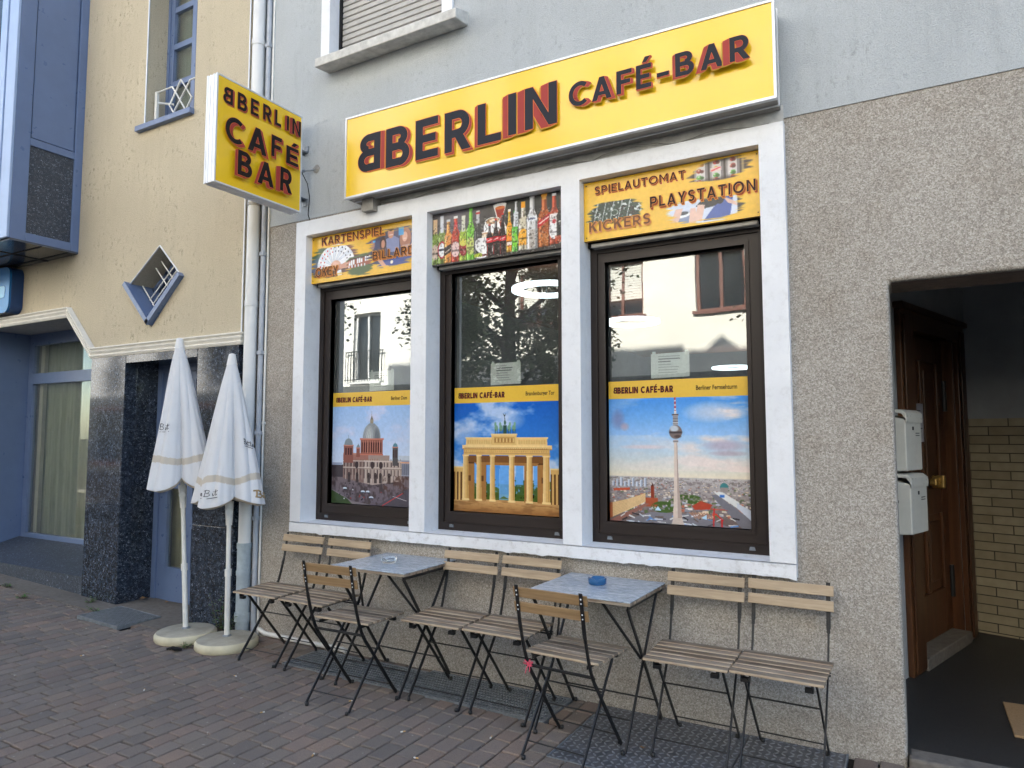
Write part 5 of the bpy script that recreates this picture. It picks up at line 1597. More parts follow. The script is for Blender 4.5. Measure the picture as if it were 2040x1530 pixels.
# cathedral with a green-grey dome above a crossing
def pic_dome():
    P = Paint(0.785, 0.713, 0.0036)
    sky_clouds(P, (150, 186, 232), (214, 222, 240), .30, (226, 214, 232), 3, .46, 2, 4, .8)
    R = random.Random(4)
    P.grad(0, .40, (108, 100, 112), (120, 105, 105))
    P.put(np.clip((P.noise(30, 20, 3, 8) - .45) * 5, 0, 1) * (P.yy < .40), (70, 60, 62), .8)
    P.rect(0, .14, .27, .40, (66, 58, 62)); P.rect(0, .13, .395, .42, (150, 160, 185))
    P.rect(.80, 1, .30, .455, (150, 155, 172)); P.rect(.80, .98, .455, .50, (190, 200, 214)); P.rect(.80, 1, .428, .436, (236, 160, 110))
    for k in range(16): P.rect(.805 + k * .0125, .811 + k * .0125, .31, .42, (70, 70, 84))
    # body
    st, rd, dk = (158, 138, 130), (138, 84, 73), (64, 52, 54)
    P.poly([(.14, .26), (.14, .45), (.80, .45), (.84, .42), (.84, .25), (.5, .20)], st)
    P.rect(.14, .60, .42, .52, (156, 108, 96)); P.rect(.45, .70, .43, .50, st)
    P.poly([(.14, .26), (.14, .45), (.40, .45), (.40, .22)], (128, 104, 98)); P.poly([(.40, .22), (.40, .45), (.80, .45), (.84, .42), (.84, .25), (.5, .20)], (176, 160, 152))
    for k in range(17):
        x = .155 + k * .040; yb2 = .25 - (.03 if .36 < x < .62 else 0); c1_ = (92, 74, 72) if k % 2 else (72, 58, 60)
        P.rect(x, x + .012, .385, .42, c1_); P.ell(x + .006, .42, .006, .012, c1_)
        P.rect(x + .001, x + .013, yb2 + .045, .355, c1_, .9); P.rect(x + .018, x + .024, yb2, .43, (204, 188, 176), .85); P.rect(x + .026, x + .030, yb2, .43, (110, 92, 88), .8)
    P.rect(.14, .84, .366, .376, (206, 190, 178), .9); P.rect(.14, .84, .360, .366, (96, 80, 76), .8)
    for x in (.20, .30, .44, .52, .58, .68): P.rect(x, x + .035, .22, .30, (60, 50, 50), .85); P.ell(x + .0175, .30, .0175, .024, (60, 50, 50), .85)
    for k in range(26): P.ell(.15 + k * .027, .452 + .004 * (k % 2), .005, .012, (150, 110, 98) if k < 16 else (150, 140, 134), .9)
    P.rect(.14, .84, .435, .445, (206, 188, 176), .8); P.rect(.14, .60, .508, .516, (206, 150, 132))
    for cx in (.31, .50, .60): P.ell(cx, .40, .022, .035, dk)
    # drum and dome
    P.rect(.355, .62, .50, .665, rd); P.rect(.345, .63, .655, .672, (196, 120, 100)); P.rect(.35, .625, .50, .515, (190, 112, 94))
    for k in range(9): P.rect(.367 + k * .028, .380 + k * .028, .53, .63, (70, 38, 38)); P.rect(.383 + k * .028, .388 + k * .028, .52, .65, (206, 140, 120))
    P.ell(.485, .672, .108, .155, (150, 156, 160), 1, .06, .668); P.ell(.455, .70, .05, .12, (206, 208, 206), .6, .8, .668); P.ell(.55, .68, .04, .12, (92, 98, 106), .7, .8, .668)
    for k in range(-4, 5): P.line((.485 + k * .026, .672), (.485 + k * .008, .822), .003, (96, 100, 106), .7)
    P.rect(.466, .504, .822, .862, (150, 140, 120)); P.poly([(.468, .862), (.502, .862), (.487, .90), (.4845, .96), (.482, .90)], (120, 110, 96))
    # side towers
    for cx, y0, w_, h in ((.205, .42, .058, .60), (.765, .40, .030, .585), (.325, .48, .022, .575)):
        P.rect(cx - w_, cx + w_, y0, h, rd if cx < .7 else (86, 82, 84)); P.rect(cx - w_ * 1.1, cx + w_ * 1.1, h - .01, h + .004, (196, 130, 110))
        for k in range(3): P.rect(cx - w_ * .7 + k * w_ * .55, cx - w_ * .7 + k * w_ * .55 + w_ * .28, y0 + .08, h - .03, (62, 38, 38))
        P.ell(cx, h + .004, w_ * .92, w_ * 1.15, (128, 140, 148) if cx < .7 else (88, 132, 150), 1, .08, h); P.line((cx, h + w_ * 1.0), (cx, h + w_ * 1.75), .004, (90, 90, 96))
    # street
    P.poly([(0, 0), (0, .135), (.20, .05), (.26, 0)], (64, 82, 52)); P.poly([(0, .145), (.26, .03), (.50, 0), (.26, 0), (.20, .05), (0, .135)], (134, 126, 132))
    P.poly([(.55, 0), (1, .22), (1, 0)], (86, 82, 92)); P.line((.62, 0), (.86, .135), .007, (220, 70, 70)); P.line((.74, .10), (.90, .06), .004, (220, 220, 224))
    for k in range(26):
        x, y = R.uniform(.1, .7), R.uniform(.04, .22)
        P.ell(x, y, .008, .007, R.choice([(40, 40, 48), (220, 222, 228), (60, 56, 60), (150, 60, 56)]))
    for x, y in ((.39, .13), (.45, .13), (.49, .075), (.17, .155)): P.ell(x, y, .026, .013, (214, 226, 240)); P.ell(x, y - .008, .024, .005, (50, 60, 80))
    for k in range(7): P.line((.05 + k * .14, .08 + (k % 3) * .03), (.05 + k * .14, .30), .003, (70, 66, 72), .8)
    P.put(np.clip((P.noise(26, 22, 3, 9) - .55) * 7, 0, 1) * (P.yy < .30) * (P.xx > .62) * (P.yy > .12), (84, 62, 56), .8)
    return P

# sandstone city gate
def pic_gate():
    P = Paint(0.80, 0.713, 0.0036)
    sky_clouds(P, (22, 92, 188), (92, 158, 226), .18, (206, 218, 238), 11, .50, 3, 5, .8)
    P.ell(.12, .72, .16, .14, (206, 216, 236), .55, 1.0); P.ell(.55, .84, .14, .10, (206, 216, 236), .5, 1.0)
    P.put(np.clip((P.noise(36, 30, 3, 4) - .45) * 6, 0, 1) * (P.yy < .30) * (P.yy > .12), (52, 80, 24), 1); P.rect(0, 1, .10, .14, (90, 100, 46))
    P.put(((P.yy < .22 + .09 * np.abs(P.xx - .48) * 2) & (P.yy > .10)).astype(np.float32) * np.clip((P.noise(44, 36, 3, 5) - .32) * 6, 0, 1), (76, 98, 36), .9)
    P.rect(.44, .53, .12, .40, (128, 182, 232), .95); P.poly([(.44, .13), (.53, .13), (.48, .155)], (84, 104, 50))
    P.grad(0, .115, (160, 110, 62), (206, 162, 104))
    P.put(np.clip((P.noise(10, 60, 3, 6) - .5) * 5, 0, 1) * (P.yy < .112), (128, 88, 52), .6)
    hi, md, dk, dd = (238, 206, 142), (216, 174, 104), (160, 112, 60), (96, 62, 34)
    # wing buildings
    for x0, x1 in ((0, .10), (.90, 1)):
        P.rect(x0, x1, .36, .405, md); P.rect(x0, x1, .40, .412, hi); P.rect(x0, x1, .10, .36, dd)
        for k in range(3): P.rect(x0 + .012 + k * .034, x0 + .030 + k * .034, .10, .365, md)
    # back walls of the passages
    for x0, x1 in ((.11, .20), (.24, .315), (.67, .745), (.785, .885)):
        P.rect(x0, x1, .105, .51, dk); P.rect(x0, x1, .44, .51, dd)
        P.rect((x0 + x1) / 2 - .012, (x0 + x1) / 2 + .012, .28, .33, dd)
    P.rect(.11, .89, .455, .515, (122, 80, 42)); P.poly([(.20, .455), (.80, .455), (.78, .43), (.22, .43)], dk)
    for x0, x1, tt in ((.205, .24, 0), (.325, .395, 0), (.445, .54, 0), (.595, .66, 0), (.755, .785, 0)):
        P.rect(x0, x1, .17, .43, (104, 164, 226)); P.put(((P.xx > x0) & (P.xx < x1) & (P.yy < .26) & (P.yy > .115)).astype(np.float32) * np.clip((P.noise(50, 40, 3, 7) - .2) * 6, 0, 1), (66, 88, 30), .92 if not .44 < x0 < .5 else .15)
    for cx, w_ in ((.115, .028), (.245, .024), (.375, .024), (.555, .026), (.715, .026), (.865, .030)):
        P.poly([(cx - w_ * 1.05, .105), (cx - w_ * .9, .52), (cx + w_ * .9, .52), (cx + w_ * 1.05, .105)], md)
        P.poly([(cx - w_ * 1.05, .105), (cx - w_ * .9, .52), (cx - w_ * .2, .52), (cx - w_ * .2, .105)], hi)
        P.rect(cx + w_ * .5, cx + w_ * .8, .12, .51, dk, .6); P.rect(cx - w_ * .5, cx - w_ * .35, .12, .51, dk, .4)
        P.rect(cx - w_ * 1.3, cx + w_ * 1.3, .10, .118, hi); P.rect(cx - w_ * 1.15, cx + w_ * 1.15, .508, .522, hi)
    # entablature and attic
    P.poly([(.095, .52), (.095, .57), (.895, .57), (.895, .52)], md); P.rect(.09, .90, .535, .541, dk, .7)
    P.poly([(.08, .575), (.08, .61), (.915, .61), (.915, .575)], hi); P.rect(.08, .915, .57, .578, dk); P.rect(.10, .90, .585, .592, dk, .5)
    P.poly([(.115, .61), (.12, .675), (.87, .675), (.875, .61)], (232, 196, 130)); P.rect(.11, .88, .668, .682, hi)
    P.rect(.365, .60, .61, .71, (222, 184, 116)); P.rect(.36, .605, .70, .714, hi); P.rect(.39, .58, .63, .685, (190, 146, 84))
    for k in range(40): P.rect(.115 + k * .0192, .122 + k * .0192, .578, .584, dk, .8); P.rect(.10 + k * .02, .106 + k * .02, .548, .562, (186, 142, 82), .7)
    for k in range(11): P.rect(.13 + k * .0225, .148 + k * .0225, .622, .66, (206, 164, 98), .6); P.rect(.615 + k * .0225, .633 + k * .0225, .622, .66, (206, 164, 98), .6)
    for k in range(12): P.ell(.40 + k * .0155, .655, .006, .020, (226, 190, 122) if k % 2 else (150, 108, 60), .9)
    # chariot group in green copper
    for cx in (.41, .455, .53, .575):
        P.ell(cx, .765, .017, .028, (116, 156, 132)); P.ell(cx - .008 if cx < .5 else cx + .008, .80, .010, .020, (120, 162, 138)); P.rect(cx - .012, cx - .006, .714, .755, (40, 64, 54)); P.rect(cx + .006, cx + .012, .714, .755, (60, 90, 74))
    P.rect(.475, .51, .715, .79, (52, 80, 66)); P.ell(.492, .815, .010, .022, (70, 104, 84)); P.line((.492, .83), (.488, .875), .005, (40, 50, 48)); P.poly([(.470, .905), (.488, .865), (.505, .905), (.489, .882)], (36, 44, 44))
    return P

# slim tower with a ball over the city
def pic_tower():
    P = Paint(0.812, 0.713, 0.0036)
    P.grad(.36, .70, (236, 222, 196), (160, 198, 236)); P.grad(.70, 1.01, (150, 192, 238), (66, 142, 222)); P.grad(.30, .362, (226, 214, 200), (236, 222, 196))
    n = P.noise(2.5, 9, 5, 21); P.put(np.clip((n - .53) * 6, 0, 1) * (P.yy > .42) * np.clip(P.xx * 1.3 + .1, 0, 1), (240, 222, 214), .85)
    P.ell(.83, .62, .16, .05, (184, 164, 180), .7, .9); P.ell(.85, .56, .14, .025, (176, 152, 164), .6, .9); P.ell(.75, .88, .22, .09, (238, 228, 226), .6, 1.0)
    P.ell(.07, .83, .06, .10, (128, 134, 176), .75, 1.0); P.ell(.12, .77, .04, .04, (206, 160, 160), .6, 1.0); P.ell(.26, .605, .20, .022, (226, 204, 206), .75, 1.0)
    R = random.Random(8)
    P.grad(0, .365, (108, 92, 88), (190, 184, 182))
    P.put(np.clip((P.noise(60, 90, 3, 3) - .48) * 6, 0, 1) * (P.yy < .36), (110, 98, 98), .6)
    for k in range(620):          # roofs and blocks getting bigger towards the front
        y = .36 - (R.random() ** 1.6) * .30; s_ = .004 + (.36 - y) * .085
        x = R.random(); c = R.choice([(228, 222, 216), (178, 182, 194), (188, 112, 88), (214, 200, 182), (134, 138, 150), (96, 112, 74), (232, 208, 176)])
        P.rect(x, x + s_ * R.uniform(.6, 1.6), y, y + s_ * R.uniform(.3, .9), c, .9)
        P.rect(x, x + s_ * .5, y - .003, y, (70, 62, 64), .7)
    for k in range(9): x = .02 + k * .03; P.rect(x, x + .019, .285, .325 + .015 * (k % 3), (206, 212, 222)); P.rect(x + .012, x + .019, .285, .32 + .015 * (k % 3), (130, 140, 160))
    P.rect(.31, .335, .18, .29, (140, 62, 44)); P.poly([(.31, .29), (.335, .29), (.3225, .315)], (96, 54, 44)); P.poly([(.27, .13), (.36, .13), (.36, .20), (.27, .20)], (168, 84, 56)); P.poly([(.03, .245), (.155, .255), (.155, .275), (.03, .265)], (196, 88, 60))
    P.poly([(0, .02), (0, .145), (.135, .18), (.135, .09)], (224, 188, 136)); P.poly([(0, .02), (0, .145), (.022, .15), (.022, .03)], (170, 92, 60)); P.poly([(.135, .09), (.135, .18), (.27, .235), (.27, .165)], (232, 198, 146))
    for k in range(8): P.line((.005, .04 + k * .014), (.27, .172 + k * .008), .003, (168, 128, 90), .6)
    P.poly([(0, 0), (.02, .015), (.27, .155), (.30, .15), (.08, 0)], (150, 104, 92))
    for cx, cy, rx, ry in ((.40, .13, .09, .045), (.60, .20, .07, .035), (.48, .16, .05, .04), (.66, .16, .05, .03), (.53, .215, .06, .02)):
        P.put((((P.xx - cx) / rx) ** 2 + ((P.yy - cy) / ry) ** 2 < 1).astype(np.float32) * np.clip((P.noise(50, 50, 2, 2) - .25) * 5, 0, 1), (70, 96, 44), .95)
    P.poly([(.60, .15), (.66, .19), (.74, .165), (.72, .13), (.62, .12)], (176, 72, 52))
    P.poly([(.73, .24), (.77, .245), (1, .06), (1, -.05), (.93, 0)], (120, 118, 126)); P.poly([(.75, .26), (.80, .27), (.92, .19), (.90, .15)], (216, 216, 214)); P.poly([(.90, .19), (1, .13), (1, .05), (.90, .15)], (196, 202, 214)); P.rect(.79, .82, .225, .245, (58, 112, 190))
    P.ell(.82, .30, .028, .035, (70, 130, 132)); P.rect(.795, .845, .265, .30, (150, 140, 136))
    P.poly([(.10, .0), (.30, .085), (.64, .085), (.86, .0)], (126, 124, 132))
    for k in range(40):
        x, y = R.uniform(.08, .88), R.uniform(0, .075); a = R.uniform(-1, 1); P.line((x, y), (x + .06 * math.cos(a), y + .03 * math.sin(a)), R.uniform(.005, .013), R.choice([(214, 222, 234), (92, 140, 206), (60, 56, 60), (220, 220, 220), (110, 96, 90)]))
    for k in range(7): P.line((.58 + k * .02, .10), (.63 + k * .02, .055), .008, (176, 128, 100))
    P.line((.745, 0), (.75, .14), .009, (206, 48, 48)); P.line((.80, 0), (.80, .06), .011, (206, 48, 48)); P.line((.755, .10), (.81, .05), .008, (206, 48, 48)); P.line((.70, .135), (.84, .13), .004, (206, 60, 54))
    P.poly([(.335, .10), (.36, .135), (.385, .10)], (190, 216, 236)); P.poly([(.66, .06), (.70, .09), (.70, .05)], (180, 212, 234))
    # tower
    P.poly([(.465, .01), (.478, .30), (.483, .645), (.505, .645), (.512, .30), (.535, .01)], (214, 196, 182)); P.poly([(.50, .01), (.501, .645), (.505, .645), (.512, .30), (.535, .01)], (168, 148, 140), .8)
    P.poly([(.455, 0), (.47, .05), (.53, .05), (.545, 0)], (206, 190, 178))
    P.rect(.477, .511, .64, .665, (190, 180, 176)); P.rect(.475, .513, .648, .653, (84, 80, 84))
    P.ell(.495, .725, .047, .056, (122, 108, 104), 1, .08); P.ell(.485, .752, .036, .03, (196, 206, 218), .9, .6); P.rect(.449, .541, .715, .730, (64, 58, 60), .85); P.ell(.51, .69, .03, .015, (80, 66, 62), .8, .7)
    P.rect(.477, .513, .78, .86, (120, 116, 118))
    for k in range(6): P.rect(.475, .515, .786 + k * .013, .790 + k * .013, (210, 208, 208))
    P.rect(.472, .518, .855, .868, (92, 84, 84)); P.rect(.487, .502, .868, .895, (220, 214, 210)); P.rect(.490, .499, .895, 1.0, (186, 52, 44))
    for k in range(3): P.rect(.490, .499, .90 + k * .033, .914 + k * .033, (224, 214, 208))
    return P

YB = lin(224, 182, 66)
PIC = [(pic_dome, 'Berliner Dom', 'window poster with a domed cathedral under a pale sky, in the left window'),
       (pic_gate, 'Brandenburger Tor', 'window poster with a columned sandstone gate under blue sky, in the middle window'),
       (pic_tower, 'Berliner Fernsehturm', 'window poster with a slim ball-topped tower over a city, in the right window')]
def font_mesh(txt, size, squash=0.72):
    cu = bpy.data.curves.new('caption', 'FONT'); cu.body = txt; cu.size = size; cu.offset = 0.0006
    ob = bpy.data.objects.new('caption', cu); COL.objects.link(ob)
    me = bpy.data.meshes.new_from_object(ob.evaluated_get(bpy.context.evaluated_depsgraph_get()))
    bpy.data.objects.remove(ob); bpy.data.curves.remove(cu)
    for v in me.vertices: v.co = (v.co.x * squash, 0, v.co.y)
    return me
yP = GY - 0.003
for (fn, cap, lab), (ga, gb, gt) in zip(PIC, GL):
    P = fn()
    r = empty('window_poster', (ga, yP, 0.996), 0, lab, 'poster', 'posters in the café windows')
    wp = gb - ga
    P.W = wp
    P.mesh('picture', MT['print'], r, (0, 0, 0))
    w = MB(); w.box(0, wp, 0.0, 0.0012, 0.7132, 0.817, c=YB); w.build('header', MT['print'], r)
    B = Board(lambda x, y, l: (x, -l, y), 0.0003)
    x0 = 0.030 if cap != 'Berliner Dom' else 0.028
    g_, a = glyph('B', .22); B.layer(place(g_, x0, 0.745, 0.034, 0.037, a), lin(70, 30, 26))
    sx = B.text('BERLIN CAF\u00c9-BAR', x0 + 0.027, 0.745, 0.037, 0.14, .22, lin(62, 28, 26), (-0.003, -0.002), lin(150, 60, 44), width=0.335 if cap != 'Berliner Dom' else 0.325)
    B.w.build('lettering', MT['letter'], r)
    me = font_mesh(cap, 0.036)
    x1 = max(v.co.x for v in me.vertices)
    me.materials.append(MT['gap'])
    o = bpy.data.objects.new('caption', me); COL.objects.link(o); o.parent = r
    o.location = ({'Berliner Dom': 0.555, 'Brandenburger Tor': 0.545, 'Berliner Fernsehturm': 0.520}[cap], -0.0008, 0.752)

# paper notices taped to the panes above the posters
for i, (x0, z0, lab) in enumerate([(-3.085, 1.817, 'white paper notice in the left window above the cathedral poster'), (-2.050, 1.823, 'white paper notice in the middle window above the gate poster'), (-0.960, 1.823, 'white paper notice in the right window above the tower poster')]):
    r = empty('paper_notice', (x0, GY + 0.003, z0), 0, lab, 'notice', 'paper notices in the café windows')
    w = MB()
    w.add([(0, 0.0, 0), (0.225, 0.001, 0.004), (0.226, 0.0, 0.145), (0.001, 0.001, 0.141)], [(0, 1, 2, 3)], 0, (0.85, 0.86, 0.88))
    sh = w.build('sheet', MT['paper'], r)
    w = MB(); R = random.Random(i)
    for k in range(7):
        L = R.uniform(.07, .13); z = 0.122 - k * 0.0155
        w.box(0.045, 0.045 + L, -0.0012, -0.0006, z, z + (0.006 if k in (1, 2) else 0.004), c=(0.20, 0.21, 0.24) if k in (1, 2) else (0.42, 0.43, 0.47))
    w.build('print', MT['paper'], r)
    w = MB()
    for xx in (0.01, 0.2): w.box(xx, xx + 0.02, -0.001, 0.0, 0.125, 0.155, c=(.8, .82, .82))
    build_loose(w, 'tape', MT['paper'], r)

# ------------------------------------------------------------------ printed boards above the windows
def brush(P, cx, cy, rx, ry, seed):
    n = P.noise(5, 30, 4, seed); e = (np.abs((P.xx - cx) / rx)) ** 2.4 + (np.abs((P.yy - cy) / ry)) ** 2.4
    return np.clip((1.0 + (n - .5) * 1.6 - e) * 4, 0, 1)
def clip_put(P, m, fn):
    old = P.a.copy(); fn(); P.a[:] = old * (1 - m[..., None]) + P.a * m[..., None]
YEL = (232, 182, 52)
def pic_cards():
    P = Paint(1.0, 0.352, 0.0042); P.rect(0, 1, 0, 1, YEL)
    P.put(np.clip((P.noise(3, 3, 3, 2) - .5) * 3, 0, 1), (240, 196, 72), .5)
    def left():
        P.rect(0, 1, 0, 1, (84, 52, 44)); P.ell(.06, .62, .14, .3, (66, 92, 60), 1, .8); P.ell(.05, .35, .10, .25, (110, 130, 160), .8, .8); P.ell(.40, .65, .10, .2, (120, 70, 58), .8, .9)
        P.poly([(.26, .36), (.42, .44), (.46, .30), (.40, .22), (.28, .25)], (206, 152, 130))
        for k in range(12):
            a = rad(176 - k * 14); cx, cy = .245, .33; c, s_ = math.cos(a), math.sin(a) * 2.5
            px, py = -math.sin(a) * .022, math.cos(a) * .022 * 2.6
            q = [(cx + px, cy + py), (cx + c * .185 + px, cy + s_ * .18 + py), (cx + c * .185 - px, cy + s_ * .18 - py), (cx - px, cy - py)]
            P.poly(q, (236, 238, 244) if k % 2 else (218, 224, 236)); P.line(q[0], q[1], .002, (150, 156, 170))
            P.ell(cx + c * .155 + px * .3, cy + s_ * .155 + py * .3, .006, .02, (206, 40, 44) if k < 6 else (44, 44, 60)); P.ell(cx + c * .12, cy + s_ * .12, .005, .016, (206, 60, 60) if k < 6 else (60, 60, 80))
        P.ell(.245, .32, .05, .11, (222, 170, 148)); P.ell(.27, .28, .07, .07, (206, 150, 128), 1, .4)
        for k in range(3): P.ell(.225 + k * .018, .37 - k * .02, .012, .05, (232, 184, 162))
        P.poly([(.245, .20), (.30, .22), (.31, .10), (.27, .08)], (230, 232, 240))
    clip_put(P, brush(P, .22, .42, .24, .36, 5), left)
    def okey():
        P.rect(0, 1, 0, 1, (70, 92, 50)); P.poly([(.36, .20), (.36, .37), (.58, .42), (.60, .25)], (150, 80, 58)); P.poly([(.36, .37), (.38, .41), (.60, .44), (.58, .40)], (70, 40, 34))
        for k in range(11):
            if k not in (3, 7): P.rect(.375 + k * .019, .391 + k * .019, .27 + k * .006, .35 + k * .006 + (.02 if k % 3 else 0), (232, 234, 240))
        for k in range(6): P.rect(.37 + k * .03, .382 + k * .03, .22, .275, (222, 224, 232))
    clip_put(P, brush(P, .48, .26, .13, .24, 15), okey)
    def play():
        P.rect(0, 1, 0, 1, (74, 74, 106)); P.put(np.clip((P.noise(8, 5, 4, 3) - .45) * 5, 0, 1), (48, 44, 66), .8)
        P.poly([(.60, .05), (1, .05), (1, .34), (.68, .26)], (70, 84, 150)); P.poly([(.68, .26), (1, .36), (1, .31), (.69, .22)], (42, 60, 132))
        P.poly([(.74, .42), (.71, .68), (.79, .74), (.84, .66), (.84, .40)], (128, 136, 176)); P.ell(.765, .80, .028, .11, (188, 134, 112)); P.ell(.765, .885, .030, .045, (40, 30, 32)); P.rect(.75, .785, .755, .768, (240, 236, 234))
        P.ell(.695, .60, .030, .15, (58, 36, 36)); P.ell(.695, .60, .017, .085, (200, 144, 122)); P.poly([(.64, .30), (.64, .52), (.72, .50), (.74, .30)], (96, 60, 58))
        P.ell(.895, .64, .050, .22, (168, 116, 96)); P.ell(.89, .68, .023, .10, (226, 178, 156)); P.rect(.878, .902, .635, .65, (244, 238, 236)); P.poly([(.85, .28), (.87, .52), (.93, .52), (.97, .28)], (190, 156, 150)); P.poly([(.92, .42), (.965, .58), (.98, .54), (.94, .38)], (222, 172, 152))
        P.poly([(.62, .36), (.70, .12), (.735, .13), (.66, .38)], (214, 160, 138)); P.ell(.73, .12, .022, .04, (220, 168, 146)); P.ell(.775, .21, .013, .035, (240, 232, 210)); P.line((.56, .62), (.63, .36), .006, (190, 140, 100))
        P.rect(.835, .88, .72, .88, (60, 160, 230), .85); P.ell(.60, .62, .02, .09, (150, 110, 120)); P.rect(.60, .625, .66, .70, (80, 190, 250), .8)
        P.ell(.825, .93, .01, .02, (255, 252, 236))
    clip_put(P, brush(P, .79, .50, .235, .42, 23), play)
    return P
def bottle(P, cx, y0, y1, w, glass, label, cap, neck=.42, liquid=None):
    h = y1 - y0; sh = y0 + h * (1 - neck)
    P.poly([(cx - w, y0), (cx - w, sh - h * .04), (cx - w * .8, sh + h * .05), (cx - w * .42, sh + h * .14), (cx - w * .36, y1), (cx + w * .36, y1), (cx + w * .42, sh + h * .14), (cx + w * .8, sh + h * .05), (cx + w, sh - h * .04), (cx + w, y0)], glass)
    dk = tuple(int(c * .45) for c in glass); hi = tuple(min(255, int(c * 1.25 + 60)) for c in glass)
    P.rect(cx + w * .62, cx + w, y0, sh - h * .04, dk, .7); P.rect(cx - w, cx - w * .84, y0, sh - h * .04, dk, .7); P.rect(cx + w * .18, cx + w * .36, sh + h * .10, y1, dk, .6); P.rect(cx - w * .2, cx + w * .3, y0, y0 + h * .12, dk, .5); P.rect(cx - w * .82, cx - w * .5, y0 + h * .02, sh - h * .03, hi, .7); P.rect(cx - w * .28, cx - w * .08, sh + h * .10, y1, hi, .7)
    if liquid: P.rect(cx - w * .9, cx + w * .9, y0 + h * .03, y0 + h * .10, liquid, .9)
    if label: 
        P.ell(cx, y0 + h * .27, w * .98, h * .17, label); P.rect(cx - w * .8, cx + w * .8, y0 + h * .22, y0 + h * .26, tuple(int(c * .5) for c in label), .8)
    P.rect(cx - w * .44, cx + w * .44, y1 - h * .055, y1, cap)
def pic_bar():
    P = Paint(1.0, 0.352, 0.0040); P.grad(0, 1.01, (52, 48, 44), (66, 62, 60)); P.put(np.clip((P.noise(7, 2, 3, 6) - .4) * 3, 0, 1), (92, 86, 86), .6); P.rect(.58, 1, .3, 1, (34, 38, 34), .75)
    P.put(np.clip(1 - np.abs(P.xx - .2) * 4, 0, 1) * (P.yy > .4), (110, 104, 122), .6)
    # coffee pot and cups on saucers
    P.poly([(.485, .96), (.585, .96), (.555, .70), (.59, .50), (.60, .40), (.48, .40), (.49, .50), (.515, .70)], (236, 232, 226)); P.ell(.535, .955, .05, .035, (250, 246, 240)); P.poly([(.50, .90), (.575, .90), (.55, .70), (.575, .55), (.51, .55), (.52, .70)], (150, 40, 22)); P.ell(.536, .90, .037, .03, (206, 104, 34))
    P.ell(.47, .45, .075, .12, (120, 52, 36)); P.ell(.475, .56, .062, .16, (240, 238, 238)); P.ell(.48, .68, .06, .07, (244, 240, 236)); P.ell(.48, .68, .05, .054, (196, 148, 104)); P.ell(.48, .685, .022, .03, (236, 214, 188))
    P.ell(.40, .16, .085, .14, (244, 240, 240)); P.ell(.40, .17, .078, .12, (112, 46, 32)); P.ell(.42, .28, .078, .19, (242, 240, 240)); P.ell(.425, .42, .076, .085, (246, 242, 240)); P.ell(.425, .42, .064, .066, (206, 160, 118)); P.ell(.425, .425, .030, .036, (240, 222, 200))
    G = (108, 150, 44)
    bottle(P, .025, .03, .90, .030, (128, 150, 70), (214, 190, 170), (226, 190, 150)); P.rect(.008, .042, .62, .90, (226, 190, 150), .95)
    bottle(P, .080, .03, .95, .033, (118, 140, 60), (232, 230, 232), (206, 208, 220)); P.rect(.066, .094, .62, .92, (206, 208, 220), .95); P.ell(.08, .29, .034, .17, (190, 40, 52)); P.ell(.08, .29, .026, .135, (238, 238, 240)); P.rect(.055, .105, .27, .31, (60, 66, 84))
    bottle(P, .133, .03, .86, .034, (222, 142, 66), None, (190, 194, 200)); P.poly([(.10, .16), (.10, .32), (.166, .40), (.166, .25)], (44, 34, 34)); P.line((.105, .22), (.162, .31), .014, (214, 196, 180))
    bottle(P, .192, .03, .90, .036, (188, 54, 34), (226, 190, 186), (226, 226, 228)); P.rect(.178, .206, .68, .78, (206, 30, 40), .9)
    bottle(P, .255, .03, .88, .034, (150, 176, 50), (150, 40, 44), (214, 206, 184)); P.rect(.241, .269, .58, .87, (206, 206, 196), .9); P.ell(.255, .37, .03, .07, (206, 196, 80))
    bottle(P, .312, .02, 1.0, .034, (112, 190, 48), (196, 206, 110), (120, 200, 90)); 
    bottle(P, .368, .05, .92, .032, (60, 60, 58), None, (214, 214, 214)); P.rect(.356, .380, .68, .86, (214, 216, 220), .8); P.rect(.352, .384, .86, .89, (190, 40, 40)); P.rect(.34, .40, .05, .12, (200, 220, 40), .9)
    P.ell(.42, .28, .075, .18, (242, 240, 240), .95, .05, 0, .40)
    for cx, y0, t_ in ((.458, .03, .60), (.506, .04, .68), (.556, .03, .76)):
        P.poly([(cx - .024, y0), (cx - .019, y0 + .14), (cx - .026, y0 + .24), (cx - .024, y0 + .36), (cx - .008, t_ - .10), (cx - .007, t_), (cx + .007, t_), (cx + .008, t_ - .10), (cx + .024, y0 + .36), (cx + .026, y0 + .24), (cx + .019, y0 + .14), (cx + .024, y0)], (30, 10, 12))
        P.rect(cx - .024, cx + .024, y0 + .255, y0 + .345, (214, 24, 36)); P.line((cx - .02, y0 + .285), (cx + .02, y0 + .315), .010, (250, 236, 236)); P.rect(cx - .008, cx + .008, t_, t_ + .03, (206, 40, 44)); P.rect(cx - .018, cx - .013, y0 + .02, y0 + .22, (206, 60, 60), .8); P.rect(cx - .005, cx - .001, t_ - .14, t_ - .01, (220, 220, 224), .7)
    bottle(P, .606, .06, .84, .022, (236, 160, 40), (246, 140, 40), (236, 226, 214)); P.rect(.588, .624, .18, .24, (240, 236, 230), .9)
    bottle(P, .646, .05, .80, .022, (90, 180, 60), (130, 210, 60), (60, 120, 60)); bottle(P, .655, .50, .96, .020, (206, 210, 214), None, (232, 232, 232), .5)
    bottle(P, .707, .06, .93, .036, (206, 196, 170), (240, 172, 48), (240, 160, 30)); P.rect(.692, .722, .82, .93, (240, 164, 30)); P.rect(.674, .740, .14, .20, (236, 160, 50), .8)
